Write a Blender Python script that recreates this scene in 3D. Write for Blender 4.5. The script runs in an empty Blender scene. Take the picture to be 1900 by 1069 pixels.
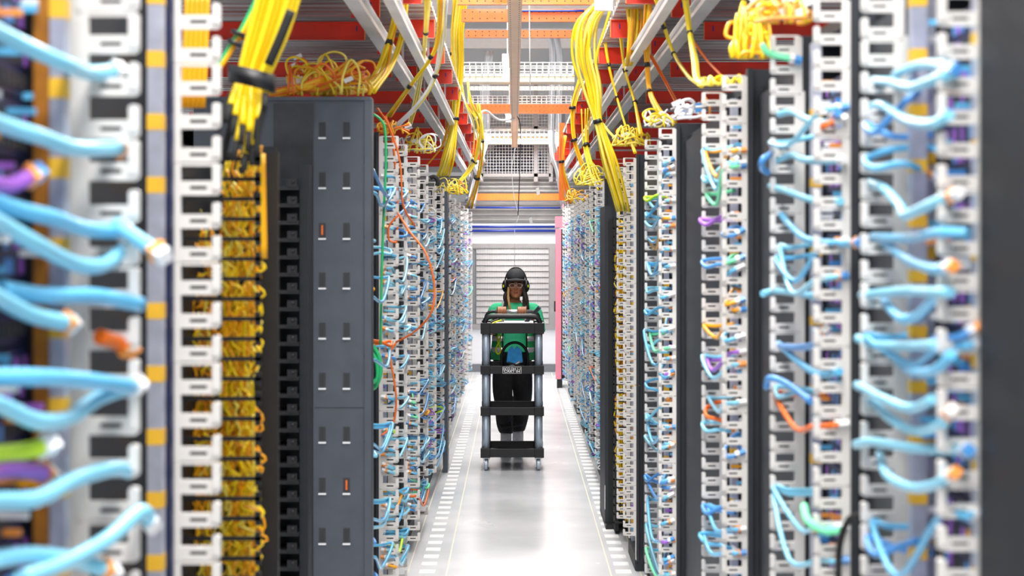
import bpy, math, random
from mathutils import Vector, Matrix
random.seed(7)
PI = math.pi
COL = bpy.context.scene.collection
F = 3300.0; HC = 1.87; VX, VY = 955.0, 460.0
def P(px, py, Y):            # point seen at (px,py) standing at distance Y
    return Vector(((px-VX)*Y/F, Y, HC-(py-VY)*Y/F))
U = random.uniform

# ------------------------------------------------------------ materials
def mat(name, c, rough=.5, metal=0., noise=0., nscale=20., emit=0., spec=None, bump=0., alpha=None, trans=0., stretch=None, coat=0.):
    m = bpy.data.materials.new(name); m.use_nodes = True
    nt = m.node_tree; b = nt.nodes['Principled BSDF']
    b.inputs['Base Color'].default_value = (*c, 1)
    b.inputs['Roughness'].default_value = rough; b.inputs['Metallic'].default_value = metal
    if spec is not None: b.inputs['Specular IOR Level'].default_value = spec
    if coat: b.inputs['Coat Weight'].default_value = coat
    if trans: b.inputs['Transmission Weight'].default_value = trans
    if emit:
        b.inputs['Emission Color'].default_value = (*c, 1); b.inputs['Emission Strength'].default_value = emit
    if noise or bump:
        tc = nt.nodes.new('ShaderNodeTexCoord'); mp = nt.nodes.new('ShaderNodeMapping')
        n = nt.nodes.new('ShaderNodeTexNoise'); n.inputs['Scale'].default_value = nscale; n.inputs['Detail'].default_value = 5
        nt.links.new(tc.outputs['Object'], mp.inputs['Vector']); nt.links.new(mp.outputs['Vector'], n.inputs['Vector'])
        if stretch: mp.inputs['Scale'].default_value = stretch
        if noise:
            r = nt.nodes.new('ShaderNodeValToRGB')
            r.color_ramp.elements[0].position = .3; r.color_ramp.elements[1].position = .7
            r.color_ramp.elements[0].color = (*[max(0, x*(1-noise)) for x in c], 1)
            r.color_ramp.elements[1].color = (*[min(1, x*(1+noise)) for x in c], 1)
            nt.links.new(n.outputs['Fac'], r.inputs['Fac']); nt.links.new(r.outputs['Color'], b.inputs['Base Color'])
        if bump:
            bp = nt.nodes.new('ShaderNodeBump'); bp.inputs['Strength'].default_value = bump
            nt.links.new(n.outputs['Fac'], bp.inputs['Height']); nt.links.new(bp.outputs['Normal'], b.inputs['Normal'])
    return m
M = dict(
 ivory=mat('ivory_plastic', (.79, .76, .73), .42, noise=.03, nscale=8),
 slot=mat('slot_dark', (.03, .03, .035), .6),
 dark=mat('charcoal_steel', (.024, .028, .036), .5, .05, noise=.12, nscale=14),
 grey=mat('grey_steel', (.072, .083, .105), .45, .1, noise=.10, nscale=9),
 glossdark=mat('smoked_panel', (.035, .036, .04), .2, .2, noise=.3, nscale=12),
 black=mat('black_plastic', (.010, .010, .012), .42, noise=.2, nscale=30),
 blackmetal=mat('black_metal', (.005, .006, .010), .6, .0, noise=.15, nscale=20),
 rubber=mat('black_rubber', (.015, .015, .015), .8, noise=.2, nscale=40),
 navy=mat('navy_equipment', (.012, .018, .07), .45, noise=.3, nscale=15),
 rail=mat('zinc_rail', (.55, .57, .68), .35, .55, noise=.1, nscale=30),
 mark=mat('yellow_mark', (.85, .48, .03), .5, noise=.05),
 brown=mat('copper_bar', (.45, .17, .02), .4, .3, noise=.2, nscale=30),
 blue=mat('sky_blue_jacket', (.13, .50, .80), .38, noise=.06, nscale=6, coat=.3),
 blue2=mat('mid_blue_jacket', (.07, .30, .70), .38, noise=.06, nscale=6, coat=.3),
 paleblue=mat('pale_cyan_jacket', (.24, .64, .84), .35, noise=.06, nscale=6, coat=.3),
 yellow=mat('yellow_jacket', (.95, .66, .0), .4, noise=.08, nscale=5, coat=.2),
 yellow2=mat('pale_yellow_jacket', (.95, .78, .12), .4, noise=.08, nscale=5, coat=.2),
 amber=mat('amber_jacket', (.93, .40, .0), .4, noise=.1, nscale=5, coat=.2),
 orange=mat('orange_jacket', (.88, .16, .01), .4, noise=.08, nscale=5),
 green=mat('green_jacket', (.02, .50, .16), .4, noise=.08, nscale=5),
 mint=mat('mint_jacket', (.2, .85, .45), .4, noise=.08, nscale=5),
 lime=mat('lime_jacket', (.62, .9, .04), .4, noise=.08, nscale=5),
 purple=mat('purple_jacket', (.38, .13, .62), .4, noise=.08, nscale=5),
 white=mat('white_plastic', (.85, .85, .86), .35, noise=.02, nscale=5),
 plugorange=mat('orange_plug', (.9, .33, .06), .4, noise=.05),
 red=mat('red_paint', (.80, .030, .006), .35, noise=.12, nscale=6, coat=.25),
 orangepaint=mat('orange_paint', (.93, .17, .015), .36, noise=.08, nscale=7, coat=.2),
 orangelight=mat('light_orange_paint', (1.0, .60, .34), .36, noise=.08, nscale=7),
 alu=mat('mill_aluminium', (.88, .86, .85), .35, .1, noise=.12, nscale=8, stretch=(1, .2, 1)),
 deck=mat('galvanised_deck', (.42, .39, .38), .34, .65, noise=.3, nscale=5, stretch=(.4, 3, 1)),
 whitemetal=mat('white_metal', (.82, .83, .85), .4, noise=.03),
 pinkpaint=mat('pink_paint', (.85, .27, .36), .45, noise=.05, nscale=5),
 steel=mat('conduit_steel', (.62, .62, .64), .28, .8, noise=.1, nscale=6),
 wall=mat('wall_paint', (.72, .73, .76), .6, noise=.03, nscale=3),
 whiteceil=mat('ceiling_paint', (.80, .79, .78), .7, noise=.04, nscale=2),
 louvre=mat('louvre_grey', (.34, .325, .325), .45, .3, noise=.06, nscale=8),
 duct=mat('duct_grey', (.38, .38, .375), .4, .4, noise=.12, nscale=4),
 base=mat('baseboard_grey', (.16, .17, .19), .5, noise=.05),
 cobalt=mat('cobalt_pipe', (.01, .035, .30), .35, noise=.05),
 label=mat('label_white', (.84, .84, .84), .5, noise=.02),
 linepaint=mat('line_paint', (.80, .74, .58), .5, noise=.05),
 tube=mat('lamp_tube', (1, .98, .95), .5, emit=30),
 cartgrey=mat('cart_leg_grey', (.42, .50, .60), .38, .35, noise=.06, nscale=10),
 skin=mat('brown_skin', (.40, .17, .085), .45, noise=.1, nscale=30),
 lips=mat('lips', (.26, .07, .055), .4, noise=.1),
 hair=mat('black_hair', (.016, .010, .008), .6, noise=.4, nscale=90, bump=.3),
 blonde=mat('blonde_lock', (.55, .33, .14), .6, noise=.3, nscale=90),
 tee=mat('green_cotton', (.035, .50, .24), .8, noise=.08, nscale=14, bump=.1),
 vest=mat('green_vest', (.02, .36, .10), .65, noise=.1, nscale=12),
 silver=mat('silver_tape', (.62, .62, .62), .35, .3, noise=.1, nscale=50),
 trouser=mat('black_cotton', (.010, .010, .013), .85, noise=.3, nscale=25, bump=.2),
 sock=mat('grey_sock', (.6, .6, .64), .8, noise=.1, nscale=60),
 eyewhite=mat('eye', (.5, .45, .42), .3, noise=.02),
 glass=mat('clear_frame', (.85, .85, .88), .1, noise=.02),
 capm=mat('charcoal_cap', (.035, .036, .042), .8, noise=.2, nscale=40),
 tablet=mat('slate_tablet', (.13, .20, .27), .25, .4, noise=.05),
 gloveblue=mat('bright_blue_cloth', (.02, .33, .80), .6, noise=.15, nscale=25),
 neon=mat('neon_yellow', (.80, .92, .0), .5, noise=.05),
 meshgrey=mat('wire_grey', (.55, .56, .58), .4, .4, noise=.05),
 fan=mat('fan_dark', (.07, .07, .10), .5, noise=.1),
)
# floor: pale epoxy, glossy, with broad stains
def floor_mat():
    m = bpy.data.materials.new('pale_epoxy_floor'); m.use_nodes = True; nt = m.node_tree; b = nt.nodes['Principled BSDF']
    tc = nt.nodes.new('ShaderNodeTexCoord'); n = nt.nodes.new('ShaderNodeTexNoise'); n.inputs['Scale'].default_value = 1.3; n.inputs['Detail'].default_value = 7
    r = nt.nodes.new('ShaderNodeValToRGB'); r.color_ramp.elements[0].position = .3; r.color_ramp.elements[1].position = .75
    r.color_ramp.elements[0].color = (.60, .62, .64, 1); r.color_ramp.elements[1].color = (.76, .77, .79, 1)
    nt.links.new(tc.outputs['Object'], n.inputs['Vector']); nt.links.new(n.outputs['Fac'], r.inputs['Fac']); nt.links.new(r.outputs['Color'], b.inputs['Base Color'])
    r2 = nt.nodes.new('ShaderNodeMapRange'); r2.inputs['To Min'].default_value = .14; r2.inputs['To Max'].default_value = .34
    nt.links.new(n.outputs['Fac'], r2.inputs['Value']); nt.links.new(r2.outputs['Result'], b.inputs['Roughness'])
    return m
M['floor'] = floor_mat()

# ------------------------------------------------------------ mesh building
def spline(pts, n=4):
    pts = [Vector(p) for p in pts]
    if len(pts) < 3 or n <= 1: return pts
    out = []; q = [pts[0]*2-pts[1]] + pts + [pts[-1]*2-pts[-2]]
    for i in range(1, len(q)-2):
        a, b, c, d = q[i-1:i+3]
        for k in range(n):
            t = k/n
            out.append(.5*((2*b)+(c-a)*t+(2*a-5*b+4*c-d)*t*t+(3*b-a-3*c+d)*t**3))
    out.append(pts[-1]); return out
class MB:
    def __init__(s): s.v = []; s.f = []; s.mi = []; s.sm = []
    def add(s, vs, fs, mi=0, smooth=False):
        o = len(s.v); s.v += [tuple(v) for v in vs]
        for f in fs: s.f.append([i+o for i in f]); s.mi.append(mi); s.sm.append(smooth)
    def box(s, x0, x1, y0, y1, z0, z1, mi=0):
        if x0 > x1: x0, x1 = x1, x0
        if y0 > y1: y0, y1 = y1, y0
        if z0 > z1: z0, z1 = z1, z0
        v = [(x, y, z) for x in (x0, x1) for y in (y0, y1) for z in (z0, z1)]
        s.add(v, [(0,1,3,2),(4,6,7,5),(0,4,5,1),(2,3,7,6),(0,2,6,4),(1,5,7,3)], mi); return s
    def obox(s, c, ax, ay, az, mi=0):       # oriented box, half-axis vectors
        c, ax, ay, az = map(Vector, (c, ax, ay, az))
        v = [c+ax*i+ay*j+az*k for i in (-1,1) for j in (-1,1) for k in (-1,1)]
        s.add(v, [(0,1,3,2),(4,6,7,5),(0,4,5,1),(2,3,7,6),(0,2,6,4),(1,5,7,3)], mi); return s
    def prism(s, poly, axis, a, b, mi=0):   # poly of 2D points, extruded along axis 'x','y','z'
        n = len(poly)
        def mk(p, h):
            return {'y': (p[0], h, p[1]), 'x': (h, p[0], p[1]), 'z': (p[0], p[1], h)}[axis]
        v = [mk(p, a) for p in poly]+[mk(p, b) for p in poly]
        fs = [list(range(n)), list(range(2*n-1, n-1, -1))]+[(i, (i+1) % n, (i+1) % n+n, i+n) for i in range(n)]
        s.add(v, fs, mi); return s
    def tube(s, pts, r, seg=6, n=4, mi=0, cap=True):
        m0 = len(pts)
        pp = spline(pts, n)
        if not isinstance(r, (list, tuple)): rr = [r]*len(pp)
        else:
            rr = []
            for i in range(len(pp)):
                t = i/(len(pp)-1)*(m0-1); k = min(int(t), m0-2); u = t-k; rr.append(r[k]*(1-u)+r[k+1]*u)
        vs = []; nrm = None
        for i, p in enumerate(pp):
            t = (pp[min(i+1, len(pp)-1)]-pp[max(i-1, 0)])
            t = t.normalized() if t.length > 1e-9 else Vector((0, 0, 1))
            if nrm is None:
                up = Vector((0, 0, 1)) if abs(t.z) < .9 else Vector((1, 0, 0)); nrm = t.cross(up).normalized()
            nrm = (nrm-t*nrm.dot(t)); nrm = nrm.normalized() if nrm.length > 1e-6 else t.orthogonal().normalized()
            bn = t.cross(nrm)
            for k in range(seg):
                a = 2*PI*k/seg; vs.append(p+(nrm*math.cos(a)+bn*math.sin(a))*rr[i])
        fs = [(i*seg+k, i*seg+(k+1) % seg, (i+1)*seg+(k+1) % seg, (i+1)*seg+k) for i in range(len(pp)-1) for k in range(seg)]
        s.add(vs, fs, mi, True)
        if cap:
            o = len(s.v)-len(vs); s.f.append([o+k for k in range(seg)][::-1]); s.mi.append(mi); s.sm.append(False)
            s.f.append([o+len(vs)-seg+k for k in range(seg)]); s.mi.append(mi); s.sm.append(False)
        return s
    def rings(s, rs, seg=20, mi=0, cap=True, power=2.0):   # horizontal rings (cx,cy,z,rx,ry)
        vs = []
        for cx, cy, z, rx, ry in rs:
            for k in range(seg):
                a = 2*PI*k/seg; c, d = math.cos(a), math.sin(a); e = 2/power
                vs.append((cx+rx*math.copysign(abs(c)**e, c), cy+ry*math.copysign(abs(d)**e, d), z))
        n = len(rs)
        fs = [(i*seg+k, i*seg+(k+1) % seg, (i+1)*seg+(k+1) % seg, (i+1)*seg+k) for i in range(n-1) for k in range(seg)]
        if cap: fs += [list(range(seg))[::-1], [(n-1)*seg+k for k in range(seg)]]
        s.add(vs, fs, mi, True); return s
    def ball(s, c, rx, ry, rz, seg=14, mi=0):
        n = 9; rs = []
        for i in range(n+1):
            a = -PI/2+PI*i/n; rs.append((c[0], c[1], c[2]+rz*math.sin(a), max(rx*math.cos(a), 1e-4), max(ry*math.cos(a), 1e-4)))
        return s.rings(rs, seg, mi)
    def build(s, name, mats, parent=None, loc=None):
        me = bpy.data.meshes.new(name); me.from_pydata(s.v, [], s.f)
        if isinstance(mats, str): mats = [mats]
        for m in mats: me.materials.append(M[m])
        me.polygons.foreach_set('material_index', s.mi); me.polygons.foreach_set('use_smooth', s.sm); me.update()
        o = bpy.data.objects.new(name, me); COL.objects.link(o)
        if parent: o.parent = parent
        if loc: o.location = loc
        return o
def tag(o, label, cat, group=None):
    o['label'] = label; o['category'] = cat
    if group: o['group'] = group
    return o
def struct(o): o['kind'] = 'structure'; return o
def empty(name, loc, label, cat, group=None):
    o = bpy.data.objects.new(name, None); COL.objects.link(o); o.location = loc; o.empty_display_size = .1
    return tag(o, label, cat, group)
def bev(o, w=.002, seg=2):
    m = o.modifiers.new('b', 'BEVEL'); m.width = w; m.segments = seg; m.limit_method = 'ANGLE'; return o

# ------------------------------------------------------------ camera, world, lights
cam = bpy.data.cameras.new('camera'); co = bpy.data.objects.new('camera', cam); COL.objects.link(co)
co.location = (0, 0, HC); co.rotation_euler = (PI/2, 0, 0)
cam.sensor_width = 36; cam.lens = F/1900*36; cam.shift_x = -5/1900; cam.shift_y = -(534.5-VY)/1900
cam.clip_start = .05
cam.dof.use_dof = True; cam.dof.focus_distance = 14.0; cam.dof.aperture_fstop = cam.lens/15.0
bpy.context.scene.camera = co
sc = bpy.context.scene
sc.view_settings.view_transform = 'Standard'; sc.view_settings.look = 'None'; sc.view_settings.gamma = 1
sc.view_settings.use_curve_mapping = False; sc.view_settings.exposure = .58
w = bpy.data.worlds.new('world'); w.use_nodes = True; sc.world = w
w.node_tree.nodes['Background'].inputs[0].default_value = (.93, .96, 1, 1)
w.node_tree.nodes['Background'].inputs[1].default_value = .66

# ------------------------------------------------------------ setting
o = MB().box(-6, 6, -3, 30, -.1, 0).build('floor', 'floor'); struct(o)
YB = 26.8; k = YB/F
wz = HC+45*k
o = MB().box(-4, 4, YB, YB+.2, 0, wz).build('wall_back', 'wall'); struct(o)
o = MB().box(-4, 4, YB-.02, YB, 0, .12).build('baseboard_back', 'base'); struct(o)
o = MB().box(-5, 5, 31, 31.2, 0, 6).build('wall_far', 'whiteceil'); struct(o)
o = MB().box(-6, 6, 6, 31, 5.6, 5.7).build('ceiling', 'whiteceil'); struct(o)
# painted lines on floor
o = MB().box(-.395, -.387, 2, YB-.1, 0, .0012).box(.547, .555, 2, YB-.1, 0, .0012).build('trim_1', 'linepaint'); struct(o)
o = MB().box(-.62, -.613, 2, YB-.1, 0, .0010).box(.72, .727, 2, YB-.1, 0, .0010).build('trim_2', 'linepaint'); struct(o)
# floor labels
def floor_marks():
    mb = MB().box(-.045, .045, -.06, .06, 0, .002); proto = None
    for s, x, side in ((-1, -.505, 'left'), (1, .628, 'right')):
        y = 9.0
        while y < 26:
            if proto is None: o = proto = mb.build('floor_marker', 'label')
            else: o = proto.copy(); COL.objects.link(o)
            o.location = (x, y, 0.0004)
            tag(o, 'white rectangular floor label in the row along the %s edge of the aisle' % side, 'floor label', 'white floor labels along the %s edge of the aisle' % side)
            y += .253
floor_marks()

# corrugated deck over the racks
def deck(x0, x1, name):
    mb = MB(); z = HC+1.27; pitch = .16; y = 5.2; pts = []
    while y < 30:
        pts += [(y, z), (y+.09, z), (y+.105, z+.035), (y+.145, z+.035)]; y += pitch
    top = [(p[0], p[1]+.01) for p in pts]
    n = len(pts); vs = [(x0, p[0], p[1]) for p in pts]+[(x1, p[0], p[1]) for p in pts]
    mb.add(vs, [(i, i+1, n+i+1, n+i) for i in range(n-1)])
    o = mb.build(name, 'deck'); m = o.modifiers.new('s', 'SOLIDIFY'); m.thickness = .004; return struct(o)
deck(-4, -.44, 'ceiling_deck_left'); deck(.54, 4, 'ceiling_deck_right')

# red beams
def beams():
    D = 1.15; z0 = HC+D
    def beam(x0, x1, Y, label, grp, name='roof_beam', m='red', h=.1):
        rt = empty(name, ((x0+x1)/2, Y, z0), label, 'beam', grp)
        b = MB(); hx = abs(x1-x0)/2
        b.box(-hx, hx, -.004, 0, 0, h).box(-hx, hx, -.03, 0, 0, .004).box(-hx, hx, -.03, 0, h-.004, h)
        b.build('channel', m, rt)
        c = MB()
        e = hx if x0 < 0 else -hx
        c.box(e-.004*math.copysign(1, e), e, -.035, 0, 0, h)
        c.build('end_plate', 'orangepaint', rt)
        t = MB().box(e*.0+ (hx-.05 if x0 < 0 else -hx+.05), (hx-.044 if x0 < 0 else -hx+.056), -.0065, -.004, h*.5, h*.8); t.build('stamped_mark', 'cobalt', rt)
    i = 0
    for Y in (7.75, 9.86, 12.0, 14.2, 16.4, 18.6, 20.8, 23.0, 25.2):
        beam(-3, -.72*D, Y, 'long red channel beam under the roof deck over the left racks', 'long red beams over the left racks')
        beam(.91*D, 3, Y, 'long red channel beam under the roof deck over the right racks', 'long red beams over the right racks')
    Y = 8.9
    while Y < 26:
        beam(-.71*D, -.585*D, Y, 'short red beam stub between the aluminium rails, left of aisle', 'short red stubs between left rails')
        beam(.68*D, .79*D, Y, 'short red beam stub between the aluminium rails, right of aisle', 'short red stubs between right rails'); Y += 1.68
    Y = 8.4
    while Y < 26:
        beam(-.53*D, -.38*D, Y, 'short red beam end at the aisle side of the left rails', 'short red beam ends at left aisle edge')
        beam(.455*D, .62*D, Y, 'short red beam end at the aisle side of the right rails', 'short red beam ends at right aisle edge'); Y += 1.36
beams()
def rail(x, side, which):
    D = 1.0; z = HC+D; hw = .031 if which == 'outer' else .022
    r = empty('overhead_rail', (x, 5, z), 'long %s aluminium I rail hanging over the %s racks' % (which, side), 'rail')
    b = MB(); b.box(-hw, hw, 0, 21.6, 0, .006).box(-.004, .004, 0, 21.6, .006, .055).box(-hw, hw, 0, 21.6, .055, .061)
    b.box(-hw, -hw+.005, 0, 21.6, .006, .02).box(hw-.005, hw, 0, 21.6, .006, .02)
    b.build('rail_profile', 'alu', r)
    for i in range(7):
        MB().box(-.006, .006, 3+i*2.5, 3.012+i*2.5, .061, .27).build('hanger_rod', 'steel', r)
for x, sd, wh in ((-.66, 'left', 'outer'), (-.51, 'left', 'inner'), (.80, 'right', 'outer'), (.64, 'right', 'inner')): rail(x, sd, wh)
# small dark clips on deck omitted; orange strut grid over the aisle
def perforated(name, x0, x1, y0, y1, z0, z1, m, label, along, grp=None):
    r = empty(name, ((x0+x1)/2, (y0+y1)/2, z0), label, 'strut', grp)
    hx, hy, h = (x1-x0)/2, (y1-y0)/2, z1-z0
    MB().box(-hx, hx, -hy, hy, 0, h).build('strut_channel', m, r)
    hb = MB()
    if along == 'x':
        n = int((x1-x0)/.05)
        for i in range(n):
            x = -hx+.025+i*.05
            hb.box(x-.004, x+.004, -hy-.0006, -hy+.002, h*.2, h*.2+.008); hb.box(x-.004, x+.004, -hy-.0006, -hy+.002, h*.72, h*.72+.008)
    else:
        n = int((y1-y0)/.1)
        for i in range(n):
            y = -hy+.05+i*.1
            hb.box(-hx*.7, -hx*.55, y-.012, y+.012, -.0006, .002); hb.box(hx*.55, hx*.7, y-.012, y+.012, -.0006, .002)
    hb.build('hole_row', 'slot', r)
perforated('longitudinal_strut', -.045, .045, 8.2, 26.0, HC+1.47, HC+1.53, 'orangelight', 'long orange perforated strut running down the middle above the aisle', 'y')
for i, (yb, x0, x1, m, h, lab) in enumerate(((20, -.36, .5, 'orangepaint', .085, 'nearest orange perforated cross strut above the aisle'),
      (51, -.36, .5, 'orangepaint', .085, 'second orange perforated cross strut above the aisle'),
      (80, -.36, .5, 'orangepaint', .055, 'third, thinner orange cross strut above the aisle'),
      (217, -.69, .64, 'orangepaint', .105, 'orange cross strut at the end of the first ceiling strut length'),
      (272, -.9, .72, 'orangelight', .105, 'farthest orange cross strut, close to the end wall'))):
    Y = F*1.49/(VY-yb)
    perforated('cross_strut', x0, x1, Y, Y+.05, HC+1.49+.04, HC+1.49+.04+h, m, lab, 'x')
# second flange of near strut + blue cable on it
o = MB().tube([(-.02, 12.0, HC+1.60), (.2, 12.0, HC+1.598), (.47, 12.0, HC+1.60)], .008, 6).build('blue_pipe', 'cobalt')
tag(o, 'thin dark blue tube lying along the second orange cross strut', 'pipe')
# lamps
def lamp(Y0, label):
    r = empty('tube_light', (-.065, Y0, HC+1.60), label, 'ceiling light')
    MB().box(-.045, .045, 0, 1.2, .03, .09).build('housing', 'whitemetal', r)
    MB().tube([(0, .03, .01), (0, 1.17, .01)], .026, 12, 1).build('lamp_tube', 'tube', r)
    MB().box(-.045, .045, -.02, .03, -.03, .09).box(-.045, .045, 1.17, 1.21, -.03, .09).build('end_cap', 'whitemetal', r)
    MB().box(-.004, .004, .3, .308, .09, 2.1).box(-.004, .004, .9, .908, .09, 2.1).build('hanger_rod', 'steel', r)
for i, (Y, lb) in enumerate(((1.2, 'tube light behind the camera end of aisle'), (4.6, 'tube light above the near end of the aisle'), (8.0, 'bright white tube light nearer of the two seen above the aisle'), (9.75, 'bright white tube light, farther of the two above the aisle'), (15.5, 'tube light hanging beyond the white wire trays'), (21, 'farthest tube light close to the end wall'))):
    lamp(Y, lb)
def area(name, x, y, z, sx, sy, e, rx=0):
    L = bpy.data.lights.new(name, 'AREA'); L.shape = 'RECTANGLE'; L.size = sx; L.size_y = sy; L.energy = e; L.color = (1, .97, .94)
    o = bpy.data.objects.new(name, L); COL.objects.link(o); o.location = (x, y, z); o.rotation_euler = (rx, 0, 0)
    return o
for y in (-1, 2.5, 6, 9.7, 13.5, 17.5, 21.5, 25): area('added_aisle_fill', 0, y, HC+1.58 if y > 20 else 4.9, 1.0, 2.5, 135 if y < 8 else 112)  # area lights added along the aisle to brighten it, separate from tube fixtures

# far end: louvre, blue pipes, cage, fan, ducts
def far_end():
    y = YB
    x0, x1, z0, z1 = (887-VX)*k, (1030-VX)*k, HC-(610-VY)*k, HC-(452-VY)*k
    r = empty('louvre_vent', ((x0+x1)/2, y, z0), 'grey metal louvred vent with horizontal slats on the end wall', 'vent')
    w_, h = (x1-x0)/2, z1-z0; t = .07
    MB().box(-w_-.15, w_, -.05, 0, h-t, h).box(-w_-.15, w_, -.05, 0, 0, t).box(w_-t*1.3, w_, -.05, 0, t, h-t).box(-w_-.15, -w_-.08, -.05, 0, t, h-t).build('frame', 'louvre', r)
    MB().box(-w_-.08, w_-t, -.006, -.002, t, h-t).build('backing', 'base', r)
    n = 13
    for i in range(n):
        z = t+(h-2*t)*(i+.5)/n; q = (h-2*t)/n
        MB().obox((-.06+0, -.03, z), (w_-t*.5, 0, 0), (0, .012, q*.42), (0, .003, -.001)).build('slat', 'louvre', r)
    m = MB()
    for i in range(46):
        x = -w_-.1+(2*w_)*i/45; m.box(x-.0025, x+.0025, -.052, -.049, t, h-t)
    m.build('wire_screen', 'meshgrey', r)
    for py, lb in ((421, 'upper'), (428.5, 'lower')):
        z = HC-(py-VY)*k
        o = MB().tube([(-1.2, y-.05, z), (.66, y-.05, z)], .019, 10, 1).build('blue_pipe', 'cobalt')
        tag(o, '%s of the two dark blue pipes along the top of the end wall' % lb, 'pipe')
    o = MB().tube([P(868, 385, 26.6), P(1040, 386, 26.6)], .014, 8, 1).build('blue_pipe', 'cobalt'); tag(o, 'thin blue pipe in front of the grey ribbed duct above the end wall', 'pipe')
    # ribbed ducts
    for (ya, yb, Y, lb) in ((327, 358, 27.2, 'upper ribbed grey duct under the fan cage'), (374, 412, 26.95, 'lower ribbed grey duct just above the end wall')):
        z1, z0 = HC-(ya-VY)*Y/F, HC-(yb-VY)*Y/F
        r = empty('ribbed_duct', (0, Y, z0), lb, 'duct')
        MB().box(-2, 2, 0, .35, 0, z1-z0).build('duct_body', 'duct', r)
        q = MB(); n = 4
        for i in range(n):
            z = (z1-z0)*(i+.5)/n; q.prism([(-.022, z-.012), (0, z-.035), (0, z+.035), (-.022, z+.012)], 'x', -2, 2)
        q.build('rib', 'duct', r)
    z = HC-(372-VY)*26.7/F
    perforated('cross_strut', (868-VX)*26.7/F, (1040-VX)*26.7/F, 26.6, 26.7, z, z+.1, 'orangepaint', 'orange strut lying across the grey ducts above the end wall', 'x')
    # cage with fan
    Y = 26.95; x0, x1 = (893-VX)*Y/F, (1022-VX)*Y/F; z0, z1 = HC-(325-VY)*Y/F, HC-(150-VY)*Y/F
    r = empty('wire_cage', (0, Y, z0), 'grey wire mesh cage panel in front of the fan above the end wall', 'cage')
    q = MB(); n = int((x1-x0)/.045)
    for i in range(n+1): x = x0+(x1-x0)*i/n; q.box(x-.003, x+.003, 0, .004, 0, z1-z0)
    n = int((z1-z0)/.045)
    for i in range(n+1): z = (z1-z0)*i/n; q.box(x0, x1, -.004, 0, z-.003, z+.003)
    q.build('wire_grid', 'meshgrey', r)
    q = MB()
    for x in (x0, (x0+x1)/2+.3, x1): q.box(x-.03, x+.03, -.02, .02, -.1, z1-z0)
    for z in (0, (z1-z0)*.5, z1-z0): q.box(x0, x1, -.02, .02, z-.025, z+.025)
    q.build('cage_frame', 'louvre', r)
    c = P(957, 305, 27.6)
    r = empty('exhaust_fan', c, 'large dark round fan behind the wire cage', 'fan')
    q = MB(); rr = .40; pts = [(rr*math.cos(a), 0, rr*math.sin(a)) for a in [2*PI*i/32 for i in range(33)]]
    q.tube(pts, .03, 8, 1).build('ring', 'fan', r)
    for i in range(6):
        a = 2*PI*i/6; d = Vector((math.cos(a), 0, math.sin(a))); e = Vector((-math.sin(a), .4, math.cos(a)))
        MB().obox(d*.22, d*.17, e*.09, d.cross(e)*.01).build('blade', 'fan', r)
    MB().ball((0, 0, 0), .07, .07, .07).build('hub', 'black', r); MB().prism([(.40*math.cos(2*PI*i/32), .40*math.sin(2*PI*i/32)) for i in range(32)], 'y', .10, .12).build('back_disc', 'fan', r)
    o = MB().box(-.75, .8, 28.2, 28.3, HC+.9, HC+2.4).build('equipment_screen', 'louvre'); tag(o, 'pale grey sheet metal screen behind the fan', 'screen')
far_end()
# wire basket trays and fibre duct crossing above the aisle
def basket(px0, px1, py0, py1, Y, label, dep=.35):
    a, b = P(px0, py1, Y), P(px1, py0, Y); hgt = b.z-a.z
    r = empty('wire_basket_tray', (a.x, Y, a.z), label, 'cable tray')
    q = MB(); L = b.x-a.x; n = max(3, int(L/.06)); s = .004
    for i in range(n+1):
        x = L*i/n; q.box(x-s, x+s, -s, s, 0, hgt); q.box(x-s, x+s, 0, dep, -s, s); q.box(x-s, x+s, dep-s, dep+s, 0, hgt)
    q.build('cross_wire', 'whitemetal', r)
    q = MB()
    for z in (0, hgt*.5, hgt):
        q.box(0, L, -s*1.4, s*1.4, z-s, z+s); q.box(0, L, dep-s, dep+s, z-s, z+s)
    for yy in (.33, .66): q.box(0, L, dep*yy-s, dep*yy+s, -s, s)
    q.build('long_wire', 'whitemetal', r)
basket(860, 1064, 116, 137, 18, 'white wire basket tray lying above the yellow fibre duct')
basket(868, 1060, 178, 198, 22, 'white wire basket tray below the yellow fibre duct')
basket(868, 1060, 240, 258, 24.5, 'farthest white wire basket tray between the orange struts', .3)
a = P(858, 152, 18.3); b = P(1066, 139, 18.3)
r = empty('fiber_duct', (0, 18.3, a.z), 'beige fibre duct with yellow rim crossing the aisle overhead', 'duct')
MB().box(a.x, b.x, 0, .3, 0, b.z-a.z-.015).build('trough', 'linepaint', r); MB().box(a.x, b.x, -.01, .31, b.z-a.z-.015, b.z-a.z).build('rim', 'yellow', r)
a = P(868, 167, 21); perforated('white_strut', a.x, .7, 21, 21.05, a.z, a.z+.045, 'whitemetal', 'white perforated strut across the aisle behind the fibre duct', 'x')
o = MB().tube([P(882, 222, 19.6), P(900, 205, 19.8), P(925, 222, 20), P(955, 221, 20.1)], .014, 8).build('white_hose', 'white')
tag(o, 'white hose curving across the orange cross strut', 'hose')
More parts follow.
